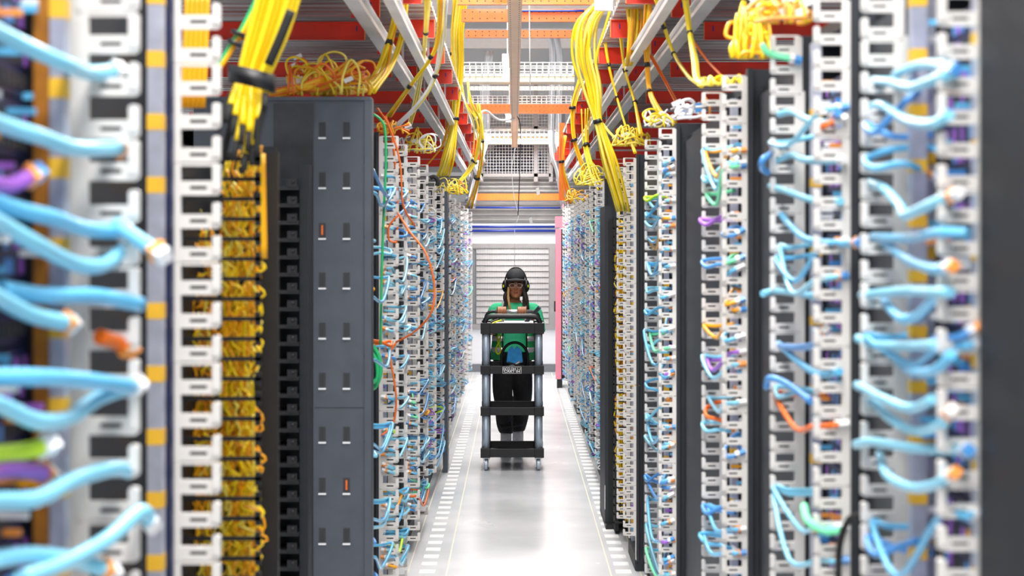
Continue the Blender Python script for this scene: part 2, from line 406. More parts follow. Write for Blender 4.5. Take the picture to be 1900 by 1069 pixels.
# conduits
def conduit(pts, rad, label, grp=None):
    o = MB().tube([P(*p) for p in pts], rad, 12, 6).build('conduit_pipe', 'steel'); tag(o, label, 'pipe', grp)
conduit([(1018, 60, 24), (1024, 90, 24), (1024, 150, 24), (1024, 270, 24), (1036, 320, 24), (1047, 385, 24)], .042, 'left of the two steel conduits bending down at right of the aisle end')
conduit([(1030, 60, 24.3), (1037, 95, 24.3), (1038, 150, 24.3), (1036, 265, 24.3), (1045, 310, 24.3), (1055, 385, 24.3)], .042, 'right of the two steel conduits bending down at right of the aisle end')
conduit([(905, 95, 24.5), (896, 160, 24.5), (895, 240, 24.5), (884, 300, 24.2), (868, 375, 24)], .042, 'left steel conduit bending down at left of the aisle end')
conduit([(912, 95, 24.9), (905, 160, 24.9), (904, 250, 24.9), (890, 310, 24.5), (878, 385, 24.2)], .030, 'thinner steel conduit beside the bend at left of the aisle end')
# high girders
for i, Y in enumerate((15, 19, 23, 27)):
    o = MB().box(-3, 3, Y, Y+.12, 4.9, 5.2).build('steel_girder', 'whitemetal'); tag(o, 'pale steel girder high above the aisle', 'beam', 'pale high girders')
o = MB().box(-2, 2, 12.9, 13.2, HC+1.85, HC+1.98).build('roof_panel', 'whiteceil'); tag(o, 'white panel strip above the orange cross struts', 'panel')
# hanging cords
for pts, m, rad, lb in (([(982, 0, 12), (983, 110, 12), (984, 190, 12.2)], 'white', .004, 'white straight cord hanging beside the orange strut'),
    ([(960, 215, 14), (966, 240, 14), (964, 330, 14), (961, 400, 14)], 'black', .004, 'thin black cord hanging in the middle of the aisle'),
    ([(956, 275, 15), (950, 310, 15), (953, 360, 15), (962, 400, 15), (955, 418, 15)], 'white', .003, 'thin white cord hanging in front of the fan'),
    ([(955, 425, 16), (955, 495, 16)], 'meshgrey', .002, 'fine cord hanging just above the cap')):
    o = MB().tube([P(*p) for p in pts], rad, 6).build('dangling_cable', m); tag(o, lb, 'cord')
for (x, y, z, lb) in ((998, 355, 16, 'small white tag hanging right of the fan'), (985, 410, 17, 'small white tag hanging above the blue pipes')):
    c = P(x, y, z); o = MB().obox(c, (.014, 0, .004), (0, .003, 0), (-.006, 0, .03)).build('hanging_tag', 'white'); tag(o, lb, 'tag')

# ------------------------------------------------------------ racks
ORD = ['nearest', 'second', 'third', 'fourth', 'fifth', 'sixth', 'seventh', 'eighth', 'ninth', 'tenth', 'eleventh']
def guide_mesh(s, pitch, wd):
    """3-finger cable guide. Local: x from 0 (root) to -s*wd... towards the aisle; z up."""
    d = -s                      # direction towards the aisle in x
    b = MB(); t = .0045; H = 3*pitch; rt = wd*.17
    def pr(poly, y0=-t, y1=t, mi=0): b.prism([(d*x, z) for x, z in poly], 'y', y0, y1, mi)
    pr([(-.006, .006), (rt*.4, 0), (rt, 0), (rt, H-.001), (rt*.4, H-.001), (-.006, H-.007)])   # spine with cut corners
    for i in range(3):
        z = i*pitch; g = pitch
        # bar: lower rim, upper rim with the small slot between
        lo, up = z+.02*g, z+.45*g
        pr([(rt, lo), (wd*.93, lo), (wd, lo+.08*g), (wd, lo+.17*g), (rt, lo+.17*g)])
        pr([(rt, up-.15*g), (wd*.88, up-.15*g), (wd*.88, up), (rt, up)])
        pr([(rt, lo+.17*g), (wd*.36, lo+.17*g), (wd*.36, up-.15*g), (rt, up-.15*g)])
        pr([(wd*.72, lo+.17*g), (wd*.88, lo+.17*g), (wd*.88, up-.15*g), (wd*.72, up-.15*g)])
        b.box(d*wd*.36, d*wd*.72, t*.2, t*.6, lo+.17*g, up-.15*g, 1)
        # hook at the tip
        hz = z+.80*g if i < 2 else z+.97*g
        pr([(wd*.84, lo+.17*g), (wd, lo+.17*g), (wd, hz-.05*g), (wd*.96, hz), (wd*.88, hz), (wd*.84, hz-.05*g)], -t*2.2, t*1.2)
    pr([(rt, H-.10*pitch), (wd*.9, H-.10*pitch), (wd*.9, H-.001), (rt, H-.001)])
    # short return flange behind the spine
    b.box(0, d*.006, 0, .03, .004, H-.004)
    return b
GM = {}
def guide(s, pitch, wd):
    key = (s, pitch, wd)
    if key not in GM:
        o = guide_mesh(*key).build('finger_guide', ['ivory', 'slot']); GM[key] = o.data; bpy.data.objects.remove(o)
    return GM[key]
def child(name, me, parent, loc):
    o = bpy.data.objects.new(name, me); COL.objects.link(o); o.parent = parent; o.location = loc; return o
AISLE = {-1: (.58, .095, .0655), 1: (.625, .072, .0485)}
def pp_mesh(s, L):
    b = MB(); d = -s; hh = .084
    b.box(0, -d*.3, -L/2, L/2, 0, hh)
    n = int(L/.026)
    for j in range(2):
        for i in range(n):
            y = -L/2+.015+i*(L-.03)/max(1, n-1); z = .012+j*.036
            b.box(0, d*.003, y-.009, y+.009, z, z+.022, random.choice((1, 1, 1, 2, 3)))
    return b
PMESH = {}
def rack(s, Yn, Yf, idx, top=None, panel='dark', wide=.9, equip=True, fingers=(True, True), label=None, group=None, rails=True, near=True):
    a, wd, pitch = AISLE[s]; xr = s*(a+wd); side = 'right' if s > 0 else 'left'
    ht = top or (2.39 if s > 0 else 2.43)
    Ym = (Yn+Yf)/2
    r = empty('network_rack', (xr, Yn, 0), label or '%s open rack from the camera, %s side of aisle, with white finger guides' % (ORD[idx], side), 'server rack', group)
    L = Yf-Yn
    # frame: near side panel, far side panel, top, back, posts
    if near: MB().box(s*.004, s*wide, .016, .034, 0, ht+.02).box(s*.004, s*.02, -.012, .016, .06, ht+.02).build('side_panel', panel, r)
    q = MB()
    for i in range(9):
        z = .2+i*.245
        q.box(s*.085, s*.105, .0145, .016, z, z+.06)
        q.box(s*.026, s*.034, .0145, .016, z+.02, z+.034); q.box(s*.028, s*.032, .0145, .016, z+.005, z+.02)
    if near: q.build('panel_slot', 'slot', r)
    if rails: MB().box(s*.004, s*wide, L-.03, L-.012, 0, ht).build('far_side_panel', panel, r)
    MB().box(s*.30 if not rails else s*.03, s*wide, .034, L-.03, ht-.03, ht).build('top_panel', panel, r)
    MB().box(s*.0, s*wide, .034, L-.03, .0, .09).build('plinth', 'blackmetal', r)
    MB().box(s*(wide-.02), s*wide, .034, L-.03, .09, ht-.03).build('back_panel', panel, r)
    for yy in ((.10, .135), (L-.15, L-.115)) if rails else ():
        q = MB().box(s*.012, s*.036, yy[0], yy[1], .09, ht-.03)
        z = .2
        while z < ht-.1:
            q.box(s*.0115, s*.0365, yy[0]-.0006, yy[1]+.0006, z, z+.022, 1); z += .165
        q.build('mounting_rail', ['rail', 'mark'], r)
    me = guide(s, pitch, wd); n = int((ht-.07)/(3*pitch))
    for jj, yy in enumerate((0, L-.04)):
        if not fingers[jj]: continue
        m = MB().box(s*.001, s*.012, yy-.004, yy+.03, .07, .07+n*3*pitch).build('cable_manager', 'ivory', r)
        for i in range(n): child('finger_guide', me, m, (0, yy, .072+ (ht-.07-n*3*pitch)+i*3*pitch-.001))
    if equip:
        EL = L-.32
        if EL > .1:
            key = (s, round(EL, 2))
            if key not in PMESH:
                ms = []
                for v in range(3):
                    o = pp_mesh(s, EL).build('patch_panel', ['navy', 'slot', 'blue2', 'purple']); ms.append(o.data); bpy.data.objects.remove(o)
                PMESH[key] = ms
            z = .12
            while z < ht-.15:
                child('patch_panel', random.choice(PMESH[key]), r, (s*.045, L/2, z)); z += .0895
            # small coloured plugs pushed into the ports
            q = MB()
            for i in range(int((150 if Yn < 12 else 60)*L)):
                y = U(.17, L-.17); z = U(.13, ht-.12); l = U(.02, .05)
                q.obox((s*(.045-l/2), y, z), (l/2, 0, 0), (0, .005, 0), (0, 0, .005), random.choice((0, 0, 1, 2, 2, 3, 3, 3, 4, 6)))
            o = q.build('connector_plug', ['white', 'purple', 'plugorange', 'blue', 'blue2', 'mint', 'amber'], r); o['kind'] = 'stuff'
    return r
RR = [(2.63, 3.25), (3.72, 4.39), (5.36, 5.98), (7.72, 8.59), (10.26, 10.95), (13.9, 15.0), (15.9, 17.0), (17.9, 18.9), (20.0, 21.1), (22.2, 23.3)]
LR = [(2.15, 2.79), (3.51, 4.1), (7.62, 8.55), (8.9, 9.67), (10.9, 12.0), (13.2, 14.7), (16.2, 17.7), (19.1, 20.7), (22.3, 24.3)]
for i, (a_, b_) in enumerate(RR): rack(1, a_, b_, i)
for i, (a_, b_) in enumerate(LR):
    if i == 1: rack(-1, a_, b_, i, equip=False, fingers=(True, False), rails=False, panel='blackmetal', label='second open rack from the camera on the left, white guides with yellow fibres behind')
    elif i == 0: rack(-1, a_, b_, i, panel='blackmetal', fingers=(False, True))
    elif i == 2: rack(-1, a_, b_, i, top=2.43, fingers=(False, False), near=False, label='third open rack from the camera, left side, no white guides, behind grey cabinet')
    else: rack(-1, a_, b_, i, top=2.43 if i < 5 else 2.36)
# closed cabinets in the gaps between open racks
def closed(s, Y0, Y1, label, top=2.36, m='dark', off=.06):
    a, wd, pitch = AISLE[s]; x = s*(a+wd+off)
    r = empty('closed_cabinet', (x, Y0, 0), label, 'cabinet')
    L = Y1-Y0
    MB().box(0, s*.8, 0, L, .04, top).build('cabinet_body', m, r)
    MB().box(-s*.02, 0, .01, L-.01, .09, top-.03).build('door', m, r)
    MB().box(-s*.035, -s*.02, L*.15, L*.15+.03, 1.05, 1.2).build('handle', 'slot', r)
    MB().box(s*.02, s*.78, .02, L-.02, 0, .04).build('foot', 'black', r)
for i in range(len(RR)-1):
    y0, y1 = RR[i][1]+.0, RR[i+1][0]+.01
    if i == 4: continue
    closed(1, y0, y1, 'dark closed cabinet between the %s and %s open racks on the right' % (ORD[i], ORD[i+1]))
for i in range(3, len(LR)-1):
    closed(-1, LR[i][1], LR[i+1][0]+.01, 'dark closed cabinet between the %s and %s open racks on the left' % (ORD[i], ORD[i+1]), 2.33)
closed(-1, 2.79, 3.49, 'dark closed cabinet between the two nearest racks on the left', 2.4, 'blackmetal', .05)
closed(1, 1.9, 2.6, 'very dark closed cabinet at the right edge, nearest to the camera', 2.6, 'blackmetal', .0)
# extra steel posts with yellow marks near the camera
def post(x, Y, label, w=.028, m='rail', dd=.03):
    X = (x-VX)*Y/F
    r = empty('rack_post', (X, Y, 0), label, 'post')
    q = MB().box(-w/2, w/2, 0, dd, 0, 2.6).build('upright', m, r)
    if m == 'rail':
        q = MB(); z = .1
        while z < 2.5: q.box(-w/2-.0006, w/2+.0006, -.0008, dd+.001, z, z+(.03 if x < 400 else .022)); z += .117 if x < 400 else .095
        q.build('yellow_marks', 'mark', r)
post(287, 3.3, 'zinc post with yellow marks between the two white guide columns at left')
post(307, 3.45, 'dark navy post just left of the sharp white guide column', .022, 'navy')
post(106, 2.6, 'blurred zinc post with yellow marks at the far left edge', .022)
post(76, 2.6, 'blurred copper brown post at the far left edge', .022, 'brown')
post(1583, 3.78, 'zinc post with yellow marks between the white guide columns at right', .018)
post(1706, 3.05, 'zinc post with yellow marks left of the last white guide column at right', .026)

# big grey cabinet on the left
def grey_cabinet():
    Y = 7.47; S = Y/F; X1 = (690-VX)*S; X0 = -1.35; ht = HC+(VY-180)*S
    r = empty('grey_cabinet', (X1, Y, 0), 'tall slate grey cabinet with slotted side, left of aisle under fibre pile', 'cabinet')
    def lx(px): return (px-VX)*S-X1
    def lz(py): return HC-(py-VY)*S
    b = MB().box(X0-X1, 0, 0, .10, 0.02, ht); bev(b.build('cabinet_body', 'grey', r), .006)
    MB().box(X0-X1, -.004, -.014, 0, ht-.015, ht).box(-.03, -.002, -.012, 0, .05, ht-.015).build('edge_frame', 'grey', r)
    MB().box(lx(508), lx(581), -.006, 0, lz(335), lz(192)).build('smoked_window', 'glossdark', r)
    MB().box(lx(440), lx(581), -.003, 0, .06, lz(335)).build('dark_side', 'blackmetal', r)
    for py in (240, 333, 427, 519, 612, 705, 805, 900, 993):
        for px in (598, 643):
            MB().box(lx(px-6), lx(px+6), -.0025, 0, lz(py+13), lz(py-13)).build('slot_opening', 'slot', r)
            MB().box(lx(px-7), lx(px+7), -.007, 0, lz(py+18), lz(py+15)).build('slot_lip', 'white', r)
            MB().box(lx(px-1.5), lx(px+1.5), -.005, -.002, lz(py+9), lz(py-9)).build('latch_tab', 'orange' if (px, py) in ((643, 900), (598, 427)) else 'dark', r)
    q = MB()
    for i in range(40):
        z = lz(270+i*22); 
        if z > .1 and i % 4 < 2: q.ball((lx(573), -.002, z), .004, .003, .004, 8)
    q.build('rivet', 'white', r)
    MB().box(lx(585), -.001, -.002, 0, lz(757), lz(756)).build('seam', 'slot', r)
    q = MB()
    for y in (300, 440, 660, 820): q.ball((lx(679), -.002, lz(y)), .008, .004, .013, 8)
    q.build('keyhole', 'slot', r)
    # black comb manager standing in front of it
    c = empty('black_comb_manager', ((500-VX)*6.6/F, 6.6, 0), 'black vertical cable manager with comb teeth in front of the grey cabinet', 'cable manager')
    S2 = 6.6/F; x0 = (500-VX)*S2
    def mx(px): return (px-VX)*S2-x0
    MB().box(mx(488), mx(511), 0, .12, 0, HC-(272-VY)*S2).build('upright', 'blackmetal', c)
    MB().box(mx(556), mx(572), 0, .12, 0, HC-(305-VY)*S2).build('upright', 'blackmetal', c)
    MB().box(mx(511), mx(556), .11, .13, 0, HC-(330-VY)*S2).build('backplate', 'dark', c)
    z = .1; top = HC-(335-VY)*S2
    while z < top:
        q = MB().box(mx(511), mx(556), -.03, .10, z, z+.014).box(mx(535), mx(553), -.035, -.02, z+.01, z+.04).ball((mx(546), -.04, z+.03), .006, .006, .006, 8)
        q.build('comb_tooth', 'black', c); z += .064
grey_cabinet()
# black finger bay with yellow fibres, left near
def black_bay(s, Y, px_tip, px_root, label, top, pitch, depth=.35):
    S = Y/F; xt = (px_tip-VX)*S; xr = (px_root-VX)*S
    r = empty('fiber_manager', (xr, Y, 0), label, 'cable manager')
    MB().box(0, (xr-xt)*-.06, -.02, depth, 0, top).build('root_channel', 'blackmetal', r)
    MB().box(-abs(xt-xr)*0, (xt-xr)*1.0, depth-.02, depth, 0, top).build('backplate', 'black', r)
    z = .12
    while z < top-.02:
        q = MB().box(0, xt-xr, -.008, .004, z, z+.010).box((xt-xr), (xt-xr)*.93, -.008, .004, z-.012, z+.022)
        q.build('black_finger', 'black', r); z += pitch
    return r
black_bay(-1, 4.5, 484, 335, 'black finger manager full of yellow fibres behind the white guides at left', HC+.26, .0505)
tg = black_bay(1, 11.3, 1138, 1172, 'black finger manager full of yellow fibres beside the dark door at right', HC+.19, .055, .6)
r = empty('dark_door_post', ((1128-VX)*11.9/F, 11.9, 0), 'tall dark cabinet door edge right of the aisle beside yellow fibres', 'cabinet door')
MB().box(-.02, .025, 0, .7, .02, HC+.28).build('door_edge', 'dark', r); MB().box(.03, .055, -.3, .0, .02, HC+.2).build('black_channel', 'blackmetal', r); MB().box(-.02, .055, -.1, .7, 0, .03).build('foot', 'black', r)
MB().box(-.022, -.018, -.002, .01, .12, .28).build('white_sticker', 'white', r)
r2 = empty('dark_door_post', ((828-VX)*15.0/F, 14.78, 0), 'tall grey cabinet door edge left of the aisle, level with the cart', 'cabinet door')
MB().box(-.02, .018, 0, .3, .0, HC+.47).build('door_edge', 'grey', r2)
q = MB()
for z in (.6, 1.2, 1.9): q.ball((0, -.002, z), .006, .004, .01, 8)
q.build('keyhole', 'slot', r2)
# pink cabinet
r = empty('pink_cabinet', (.545, 23.7, 0), 'pink cabinet door edge at the far right end of the aisle', 'cabinet')
MB().box(0, .075, 0, .05, .12, 2.12).build('door_edge', 'pinkpaint', r); MB().box(0, .14, 0, .4, 2.14, 2.29).build('top_box', 'pinkpaint', r)
MB().box(.02, .16, .06, .6, .12, 2.12).build('dark_side', 'black', r); MB().box(-.02, 0, .0, .03, 1.02, 1.16).build('latch', 'black', r); MB().box(.02, .09, .0, .2, .0, .12).build('foot', 'black', r)
# warning sticker on the fourth/fifth right rack
c = P(1184, 714, 10.2)
o = MB().prism([(c.x-.014, c.z-.012), (c.x+.014, c.z-.012), (c.x, c.z+.014)], 'y', 10.255, 10.262).build('warning_sticker', 'mark'); tag(o, 'small yellow triangular warning sticker on the dark rack side at right', 'sticker')

# ------------------------------------------------------------ patch cables
count = {'blue': 0}
def zone(z): return 'ankle' if z < .35 else 'knee' if z < .7 else 'hip' if z < 1.1 else 'chest' if z < 1.5 else 'eye' if z < 1.9 else 'top'
def patch(pts, rad, m, label, group, plug=True, seg=6, name='patch_cable', n=4, pm=None):
    o = MB().tube(pts, rad, seg, n).build(name, m); tag(o, label, 'cable', group)
    if plug:
        d = (Vector(pts[-1])-Vector(pts[-2])).normalized(); e = Vector(pts[-1])
        u = d.orthogonal().normalized(); v = d.cross(u)
        b = MB().obox(e+d*.008, d*.010, u*rad*.95, v*rad*.85, 0).obox(e-d*.006, d*.006, u*rad*1.1, v*rad*1.05, 1)
        b.build('plug', [pm or random.choice(('white', 'plugorange', 'white', 'blue2')), random.choice(('plugorange', 'white', 'white'))], o)
    return o
def cables_for(s, Yn, Yf, idx, N, rad, zs=(.15, 2.25)):
    a, wd, pitch = AISLE[s]; side = 'right' if s > 0 else 'left'; L = Yf-Yn
    nc = max(3, int(N/2.2)); cl = [zs[0]+(zs[1]-zs[0])*(j+.5+U(-.3, .3))/nc for j in range(nc)]; cl = [c for c in cl if not (1.12 < c < 1.24)]
    for i in range(N):
        z = cl[i % len(cl)]+U(-.02, .02); ty = random.random()
        X = lambda t: s*(a+wd*t)
        z0 = z; dz = U(-.10, .10)
        if ty < .45:
            pts = [(X(1.3), Yf-.16, z0+.01), (X(.55), Yf-.09, z0), (X(U(-.1, .35)), Yf-.05, z0), (X(U(0, .4)), (Yn+Yf)/2, min(z0, z0+dz)-U(.02, .06)), (X(U(.1, .5)), Yn+.06, z0+dz), (X(.5), Yn-.012, z0+dz+.01), (X(.75), Yn-.012, z0+dz+.012)]
        elif ty < .75:
            pts = [(X(1.3), Yn+.30*L, z0), (X(.75), Yn+.2*L, z0+.01), (X(U(.1, .5)), Yn+.05, z0+dz*.4), (X(U(.15, .4)), Yn-.014, z0+dz*.6), (X(.7), Yn-.018, z0+dz*.6+.012)]
        else:
            pts = [(X(1.3), Yn+.7*L, z0), (X(.6), Yn+.8*L, z0), (X(U(-.12, .2)), Yf-.06, z0+dz*.3), (X(.1), Yf-.13, z0+dz*.3-.02), (X(.6), Yf-.2, z0+dz*.6), (X(1.25), Yf-.3*L, z0+dz)]
        m = random.choice(('blue', 'blue', 'paleblue', 'paleblue', 'blue2')*7+('orange', 'mint', 'amber', 'lime', 'purple')); nm = {'orange': 'orange', 'mint': 'mint green', 'amber': 'amber', 'lime': 'lime yellow', 'purple': 'purple', 'blue': 'sky blue', 'paleblue': 'pale cyan', 'blue2': 'mid blue'}[m]
        patch(pts, rad, m, '%s patch cable at %s height on the %s open rack of the %s side' % (nm, zone(z0), ORD[idx], side), '%s patch cables at %s height on the %s rack, %s side' % (nm, zone(z0), ORD[idx], side))
        count['blue'] += 1
NR = [14, 18, 40, 44, 0, 16, 14, 10, 8, 6]; RADR = [.0065, .0065, .0068, .0075, .005, .0055, .0055, .006, .006, .006]
for i, (a_, b_) in enumerate(RR):
    if NR[i]: cables_for(1, a_, b_, i, NR[i], RADR[i])
NL = [0, 0, 20, 38, 36, 28, 16, 8, 6]
for i, (a_, b_) in enumerate(LR):
    if NL[i]: cables_for(-1, a_, b_, i, NL[i], .0075)
# far remainder as uncountable tangle
for s, lst, i0 in ((1, RR, 5), (-1, LR, 5)):
    a, wd, pitch = AISLE[s]; b = MB()
    for j in range(i0, len(lst)):
        Yn, Yf = lst[j]
        for i in range(70):
            z = U(.15, 2.2); t = U(.0, .5); yy = random.choice((Yn-.015, Yf-.06))
            b.tube([(s*(a+wd*1.3), yy+.2, z), (s*(a+wd*.6), yy+.02, z+.01), (s*(a+wd*t), yy-.0, z-U(0, .03)), (s*(a+wd*.7), yy-.012, z-U(.01, .06))], .0055, 5, 3, random.choice((0, 0, 1, 1, 2, 3, 4)))
    o = b.build('patch_cable_tangle', ['blue', 'paleblue', 'blue2', 'purple', 'white'])
    tag(o, 'dense far tangle of small blue cables on the distant %s racks' % ('right' if s > 0 else 'left'), 'cables'); o['kind'] = 'stuff'
# hand-placed near cables (right)
def near(pl, m='paleblue', rad=.008, side='right', lab=None, pm=None):
    pl = list(pl)
    if pl[-1][0] > 1795: pl[-1] = (pl[-1][0]-U(0, 45), pl[-1][1]+U(-6, 6), pl[-1][2])
    pts = [P(*p) for p in pl]
    nm = {'blue': 'sky blue', 'paleblue': 'pale cyan', 'blue2': 'mid blue', 'mint': 'mint green', 'lime': 'lime yellow', 'orange': 'orange', 'purple': 'purple'}[m]
    patch(pts, rad, m, lab, None, pm is not None or random.random() < .5, 8, n=5, pm=pm)
hr = lambda y: 'at pixel'
R1 = [  # right, between columns x~1425 and 1590 (Y 4.3..3.6)
 ([(1445, 212, 4.3), (1470, 208, 4.2), (1500, 222, 4.0), (1535, 228, 3.75), (1550, 214, 3.7)], 'topmost pale cyan cable crossing the second right rack', 'paleblue'),
 ([(1430, 345, 4.4), (1460, 355, 4.25), (1510, 372, 3.95), (1560, 374, 3.7)], 'pale cyan cable sagging across the second right rack just above head height', 'paleblue'),
 ([(1435, 300, 4.4), (1470, 288, 4.3), (1490, 296, 4.1), (1530, 298, 3.8), (1562, 296, 3.7)], 'pale cyan cable with orange tip above the sagging one on second right rack', 'paleblue'),
 ([(1440, 385, 4.4), (1468, 420, 4.25), (1500, 445, 4.0), (1560, 452, 3.7), (1590, 450, 3.6)], 'long sky blue cable drooping across second right rack at eye level', 'blue'),
 ([(1425, 320, 4.38), (1414, 312, 4.34), (1416, 296, 4.3), (1432, 286, 4.36)], 'short mid blue loop sticking out left of the second right rack', 'blue2'),
 ([(1415, 545, 4.33), (1440, 540, 4.35), (1480, 545, 4.1), (1512, 550, 3.85)], 'pale cyan cable poking left beyond the second right rack at chest height', 'paleblue'),
 ([(1440, 640, 4.4), (1470, 645, 4.2), (1510, 640, 3.9), (1530, 612, 3.75)], 'mid blue cable rising right on second right rack near the middle', 'blue2'),
 ([(1445, 638, 4.38), (1480, 670, 4.15), (1520, 695, 3.85), (1558, 690, 3.7)], 'sky blue cable dropping right on second right rack below the middle', 'blue'),
 ([(1422, 720, 4.33), (1428, 702, 4.3), (1460, 712, 4.2), (1505, 745, 3.9)], 'mid blue cable curling below the middle of the second right rack', 'blue2'),
 ([(1498, 950, 3.9), (1492, 940, 3.8), (1500, 968, 3.72), (1530, 985, 3.7), (1560, 985, 3.68)], 'mint green cable hooking outwards low on the second right rack', 'mint'),
 ([(1415, 84, 4.36), (1425, 98, 4.34), (1450, 105, 4.33), (1474, 110, 4.33)], 'mint green cable on the top guide of the second right rack', 'mint'),
]
R0 = [
 ([(1620, 150, 3.25), (1650, 152, 3.1), (1690, 162, 2.9), (1740, 145, 2.65), (1775, 135, 2.6)], 'topmost pale cyan cable crossing the nearest right rack', 'paleblue'),
 ([(1660, 140, 3.2), (1700, 122, 3.0), (1740, 120, 2.7), (1770, 128, 2.6)], 'second pale cyan cable running beside the topmost one on nearest right rack', 'paleblue'),
 ([(1605, 205, 3.25), (1635, 195, 3.2), (1680, 222, 2.95), (1730, 230, 2.66), (1800, 218, 2.58)], 'pale cyan cable ending in orange tip high on nearest right rack', 'paleblue'),
 ([(1612, 340, 3.25), (1640, 350, 3.1), (1672, 385, 2.95), (1680, 400, 2.85), (1730, 378, 2.66), (1770, 362, 2.6)], 'pale cyan cable bent in a V on nearest right rack', 'paleblue'),
 ([(1620, 440, 3.25), (1680, 442, 2.95), (1740, 432, 2.64), (1800, 428, 2.58)], 'level sky blue cable at horizon height on nearest right rack', 'blue'),
 ([(1640, 450, 3.2), (1690, 485, 2.9), (1735, 500, 2.66), (1800, 495, 2.58)], 'sky blue cable sagging just under the level one on nearest right rack', 'blue'),
 ([(1600, 548, 3.25), (1680, 540, 2.95), (1740, 542, 2.64), (1800, 548, 2.58)], 'level pale cyan cable at chest height on nearest right rack', 'paleblue'),
 ([(1640, 558, 3.2), (1670, 590, 2.95), (1700, 588, 2.85), (1730, 560, 2.7), (1745, 545, 2.64)], 'mid blue U shaped cable under the chest height one on nearest right rack', 'blue'),
 ([(1592, 628, 3.25), (1625, 640, 3.15), (1690, 642, 2.9), (1740, 640, 2.64)], 'pale cyan cable just above waist on nearest right rack', 'paleblue'),
 ([(1660, 662, 3.1), (1690, 688, 2.95), (1735, 688, 2.66), (1800, 655, 2.58)], 'sky blue cable rising to the tip just below waist on nearest right rack', 'blue'),
 ([(1590, 715, 3.25), (1640, 740, 3.0), (1690, 758, 2.85), (1735, 740, 2.66)], 'upper of two pale cyan cables swinging down on nearest right rack', 'paleblue'),
 ([(1610, 735, 3.25), (1650, 775, 3.0), (1700, 800, 2.85), (1745, 790, 2.64), (1805, 768, 2.58)], 'lower of two pale cyan cables swinging down on nearest right rack', 'paleblue'),
 ([(1588, 825, 3.25), (1620, 820, 3.1), (1700, 832, 2.85), (1800, 838, 2.58)], 'level pale cyan cable with orange white tip low on nearest right rack', 'paleblue'),
 ([(1632, 840, 3.2), (1645, 880, 3.0), (1690, 905, 2.85), (1735, 900, 2.66), (1800, 882, 2.58)], 'lowest pale cyan cable in a deep curve on nearest right rack', 'paleblue'),
]
for pl, lb, m in R1: near(pl, m, .0085, lab=lb)
for pl, lb, m in R0: near(pl, m, .0085, lab=lb)
L0 = [
 ([(-60, 30, 2.2), (0, 62, 2.35), (60, 92, 2.45), (120, 118, 2.55), (165, 135, 2.7), (215, 132, 2.78)], 'topmost thick pale cyan cable at the left edge, blurred', 'paleblue'),
 ([(-60, 200, 2.2), (0, 230, 2.35), (70, 252, 2.45), (140, 275, 2.6), (225, 275, 2.78)], 'second thick pale cyan cable from the top at the left edge', 'paleblue'),
 ([(-60, 350, 2.3), (20, 385, 2.4), (100, 405, 2.5), (160, 425, 2.65), (230, 430, 2.78)], 'third pale cyan cable at the left edge, ending in a white bunch', 'blue'),
 ([(-60, 380, 2.2), (0, 415, 2.35), (70, 455, 2.45), (140, 490, 2.6), (190, 492, 2.7), (228, 465, 2.76)], 'pale cyan cable curving up at its end at left, above mid height', 'paleblue'),
 ([(215, 415, 2.74), (250, 440, 2.72), (295, 470, 2.68)], 'short pale cyan stub pointing down right at the blurred left guides', 'paleblue'),
 ([(-60, 520, 2.2), (0, 555, 2.35), (60, 585, 2.45), (125, 600, 2.55)], 'pale cyan cable ending in a round tip at left, mid height', 'paleblue'),
 ([(0, 535, 2.4), (80, 548, 2.5), (180, 550, 2.65), (260, 565, 2.76)], 'sky blue cable running level to a white plug at left, mid height', 'blue'),
 ([(-60, 700, 2.3), (60, 700, 2.4), (150, 705, 2.55), (250, 718, 2.74)], 'sky blue level cable below mid height at the left edge', 'blue'),
 ([(-60, 735, 2.2), (0, 752, 2.3), (70, 782, 2.4), (130, 775, 2.55), (180, 740, 2.66), (250, 715, 2.76)], 'pale cyan cable in a shallow U below mid height at left', 'paleblue'),
 ([(-60, 935, 2.2), (0, 930, 2.3), (70, 925, 2.4), (140, 890, 2.55), (210, 870, 2.7), (240, 875, 2.76)], 'pale cyan cable rising right low at the left edge', 'paleblue'),
 ([(40, 1075, 2.3), (120, 1045, 2.45), (200, 1000, 2.6), (260, 950, 2.7), (278, 970, 2.74)], 'lowest pale cyan cable at left, rising to the corner of a guide', 'paleblue'),
 ([(-20, 1040, 2.3), (60, 1030, 2.4), (140, 1040, 2.55), (200, 1060, 2.6)], 'pale cyan cable near the bottom left corner', 'paleblue'),
 ([(185, 625, 2.7), (215, 635, 2.74), (235, 645, 2.76)], 'short orange plug lead in the blurred left guides', 'orange'),
 ([(-40, 845, 2.3), (30, 840, 2.4), (85, 828, 2.45)], 'lime yellow cable low at the left edge', 'lime'),
 ([(-40, 880, 2.3), (30, 870, 2.4), (85, 880, 2.5)], 'purple cable under the lime one at the left edge', 'purple'),
 ([(-40, 330, 2.3), (10, 345, 2.4), (60, 325, 2.45)], 'purple cable in the upper part of the left edge', 'purple'),
]
for i_, (pl, lb, m) in enumerate(L0): near(pl, m, .0125, lab=lb, pm='white' if i_ % 3 else None)
o = MB().tube([P(1555, 1080, 3.55), P(1558, 1010, 3.55), P(1575, 965, 3.5), P(1600, 955, 3.45)], .007, 8).build('black_cable', 'rubber'); tag(o, 'thick black cable looping down low at right foreground', 'cable')

